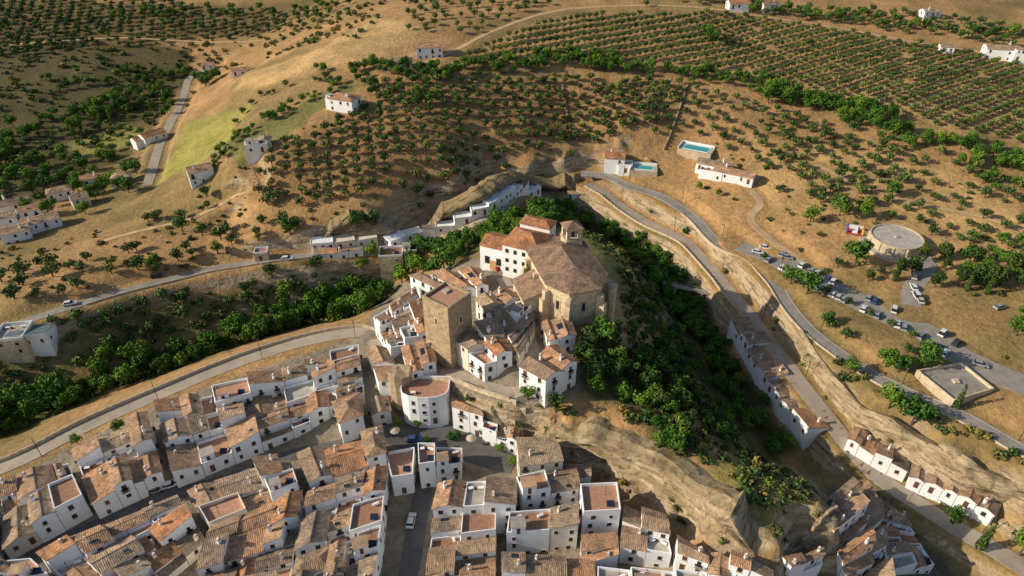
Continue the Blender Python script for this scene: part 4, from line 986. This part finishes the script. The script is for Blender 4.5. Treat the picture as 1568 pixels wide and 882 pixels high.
grove('park_trees','broad',scatter([(1460,470),(1600,500),(1620,680),(1500,620)],8,.5,0,.7,.4,25),.5,1)
grove('park_trees','broad',along([(1500,250),(1568,300),(1620,330)],25,6,.7),.6,1)
grove('park_trees','broad',along([(1040,340),(1080,350),(1120,440),(1180,470)],8,4.5,.6),.3,.55)
grove('bank_scrub','shrub',scatter([(930,290),(1050,350),(1100,420),(1150,480),(1280,580),(1420,660),(1568,740),(1568,700),(1400,620),(1210,500),(1100,385),(1000,310)],2.8,.5,0,.7),.7,1.9)
grove('scrub','shrub',scatter([(0,380),(200,340),(400,240),(600,110),(870,110),(1000,230),(880,240),(640,340),(400,390),(0,470)],4.2,.5,0,.45,.45,15),.5,1.5)
grove('scrub','shrub',scatter([(1000,240),(1180,170),(1568,260),(1620,600),(1300,470),(1150,330)],4.5,.5,0,.4,.47,15),.5,1.5)
grove('scrub','shrub',scatter([(-100,0),(600,0),(560,60),(330,110),(270,180),(0,260),(-100,260)],5,.5,0,.5,.45,25),.8,2.4)
grove('scrub','shrub',scatter(G5,3,.5,0,.6),.6,1.8)
grove('scrub','shrub',scatter([(1130,740),(1200,745),(1280,790),(1190,825),(1100,780)],2.2,.5,0,.6),.5,1.1)
grove('scrub','shrub',scatter([(800,605),(900,625),(1000,690),(1100,770),(1000,715),(870,655)],2.4,.5,0,.6),.5,1.2)
def tree(u,v,kind,s,name):
    c=P(u,v); me=random.choice(T[kind]); ob=link(bpy.data.objects.new(name,me)); ob.location=(c[0],c[1],ground(c)-.1); ob.scale=(s*U(.9,1.1),s*U(.9,1.1),s); ob.rotation_euler=(0,0,U(0,6.28))
for u,v,s in[(1308,408,1.5),(1285,330,1.2),(1320,335,1.1),(1235,450,1.3),(1210,435,1),(1360,625,1.2),(1395,650,1.4),(1415,560,1.2),(1265,500,.8),(1355,562,1),(1375,570,.9),(1090,68,1.3),(1080,60,1.2),(1365,300,1),(1240,340,1),(680,415,1.3),(665,422,1),(925,525,1.2),(1030,690,1),(170,552,1.1),(240,415,1),(280,355,1),(445,360,1.1),(1300,572,.8),(1455,800,.8),(1560,850,1.3),(548,350,1.1),(570,345,.9)]: tree(u,v,'broad',s,'broadleaf_tree')
for u,v,s in[(1375,425,1.2),(1395,420,1.1),(1440,395,1.1),(1500,440,1.2),(1520,440,1.3),(1545,420,1.2),(1430,440,1),(1470,430,1),(1410,400,1),(1330,430,.7),(850,630,.9)]: tree(u,v,'pine',s,'pine_tree')
for u,v,s in[(1463,625,1),(1500,840,1.3),(1370,430,1.2),(808,442,1),(812,445,.8),(1480,445,1.1),(1510,450,1.1)]: tree(u,v,'cypress',s,'cypress_tree')
for u,v in[(640,655),(652,682),(700,672),(708,655),(765,692),(785,712),(740,668),(750,672),(690,676),(610,655)]: tree(u,v,'broad',.42,'orange_tree')
for u,v,s in[(185,660,.6),(120,680,.5),(300,640,.3),(808,612,.6),(480,620,.3),(875,240,.5),(1100,300,.5),(1070,290,.5)]: tree(u,v,'broad',s,'garden_tree')
for i in range(9): tree(1170+i*32,398+i*17,'olive',.9,'car_park_tree')
def lamp(c,ang):
    mb=MB(); mb.prism([(.09*math.cos(k*math.pi/3),.09*math.sin(k*math.pi/3)) for k in range(6)],0,6.5,IRON); mb.box(.6,0,6.45,1.3,.07,.07,0,IRON); mb.box(1.2,0,6.35,.6,.25,.12,0,GREYF)
    mb.obj('street_lamp',loc=(c[0],c[1],ground(c)),rot=ang)
for nm,off in(('upper_road',3.0),('riverside_promenade',-2.6),('gorge_road',3.1)):
    r=next(r for r in ROADS if r[0]==nm); nr=normals(r[1])
    for i in range(8,len(r[1]),14): lamp(r[1][i]+nr[i]*off,math.atan2(nr[i][1],nr[i][0])+(math.pi if off>0 else 0))
# ---------------------------------------------------------------- terrain colours + mesh
col=np.zeros((NY,NX,3)); col[:]=(0.44,0.27,0.125)
def paint(poly,c,a=1.0,warp=True):
    w_=PL(poly); m=inpoly(w_,wx,wy) if warp else inpoly(w_,GX,GY); m=blur(m,3 if warp else 1)[...,None]*a; col[:]=col*(1-m)+np.array(c)*m
big=np.clip((.5-fbm(GX,GY,60,50))*6,0,1)[...,None]
col=col*(1-big*np.array([.35,.24,.3]))
paint(F1,(0.47,0.3,0.14)); paint([(1150,190),(1330,230),(1568,300),(1568,440),(1400,400),(1180,330)],(0.49,0.32,0.145))
paint(F2,(0.37,0.215,0.1),.8)
paint([(350,130),(480,80),(570,30),(640,40),(590,90),(480,110),(390,135)],(0.54,0.36,0.17))
paint([(250,270),(280,190),(380,160),(360,210),(290,270)],(0.33,0.3,0.08))
paint([(330,240),(380,200),(520,125),(560,130),(450,200),(370,250)],(0.14,0.17,0.05),.8)
paint([(-200,0),(500,-10),(430,40),(300,60),(0,100),(-200,120)],(0.2,0.14,0.06))
paint([(-200,80),(300,70),(290,120),(200,240),(0,330),(-200,330)],(0.12,0.1,0.04))  # dark green-brown cover, darkened further to stand in for the hills' shade
paint([(100,215),(200,190),(220,215),(110,245)],(0.32,0.29,0.08))
paint(G5,(0.2,0.16,0.065)); paint(G1,(0.1,0.13,0.03)); paint(G2,(0.09,0.11,0.03)); paint(G3,(0.08,0.08,0.03)); paint(G4,(0.1,0.1,0.035))
paint([(880,350),(960,350),(1010,400),(1000,430),(940,420),(890,390)],(0.32,0.28,0.09))
paint([(945,430),(1010,440),(1100,600),(1180,700),(1270,760),(1190,745),(1100,690),(1040,560)],(0.11,0.11,0.04))  # shade on the hill's east side painted into the ground colour
paint([(1060,700),(1200,745),(1280,790),(1190,825),(1080,770)],(0.3,0.25,0.09))
paint([(940,300),(1030,360),(1060,400),(1110,470),(1050,400),(990,350)],(0.2,0.18,0.06),.7)
V=[(0,740),(250,615),(560,510),(590,440),(740,395),(870,470),(890,600),(830,640),(800,680),(900,740),(1080,840),(1200,880),(1200,1200),(-300,1200),(-300,850)]
paint(V,(0.28,0.24,0.19),1,False)
paint([(1260,740),(1340,745),(1450,860),(1500,960),(1200,960)],(0.14,0.13,0.09),1,False)
me=bpy.data.meshes.new('terrain')
verts=np.stack([GX,GY,Z],-1).reshape(-1,3)
idx=np.arange(NX*NY).reshape(NY,NX); fc=np.stack([idx[:-1,:-1],idx[:-1,1:],idx[1:,1:],idx[1:,:-1]],-1).reshape(-1,4)
me.vertices.add(len(verts)); me.vertices.foreach_set('co',verts.ravel()); me.loops.add(fc.size); me.loops.foreach_set('vertex_index',fc.ravel()); me.polygons.add(len(fc)); me.polygons.foreach_set('loop_start',np.arange(0,fc.size,4))
me.update(calc_edges=True); me.validate()
a=me.color_attributes.new('Col','FLOAT_COLOR','POINT'); a.data.foreach_set('color',np.concatenate([col.reshape(-1,3),np.ones((NX*NY,1))],1).ravel())
a=me.attributes.new('rock','FLOAT','POINT'); a.data.foreach_set('value',rockm.ravel())
me.polygons.foreach_set('use_smooth',np.ones(len(fc),bool)); me.materials.append(M_TERR); link(bpy.data.objects.new('terrain',me))
# ---------------------------------------------------------------- light & camera
el=math.radians(26.5); sd=Vector((-0.99*math.cos(el),-0.14*math.cos(el),math.sin(el))).normalized()
sl=bpy.data.lights.new('sun','SUN'); sl.energy=5; sl.angle=math.radians(.5); sl.color=(1,.885,.7)
so=link(bpy.data.objects.new('sun',sl)); so.rotation_euler=(-sd).to_track_quat('-Z','Y').to_euler(); so.location=(-200,0,300)
w_=bpy.data.worlds.new('World'); scene.world=w_; w_.use_nodes=True; nt=w_.node_tree; sk=nt.nodes.new('ShaderNodeTexSky'); sk.sky_type='NISHITA'; sk.sun_disc=False; sk.sun_elevation=el; sk.sun_rotation=math.atan2(sd.x,sd.y)
nt.links.new(sk.outputs[0],nt.nodes['Background'].inputs[0]); nt.nodes['Background'].inputs[1].default_value=.11
cd=bpy.data.cameras.new('camera'); cd.lens=24; cd.sensor_width=36; cd.clip_end=12000; cd.clip_start=1
co=link(bpy.data.objects.new('camera',cd)); co.location=(0,0,CAMH); co.rotation_euler=(math.pi/2-PITCH,0,0); scene.camera=co
scene.view_settings.view_transform='Standard'; scene.view_settings.look='None'; scene.view_settings.exposure=0
print('objects',len(bpy.data.objects),'grid',NX,NY,'instances',CNT)
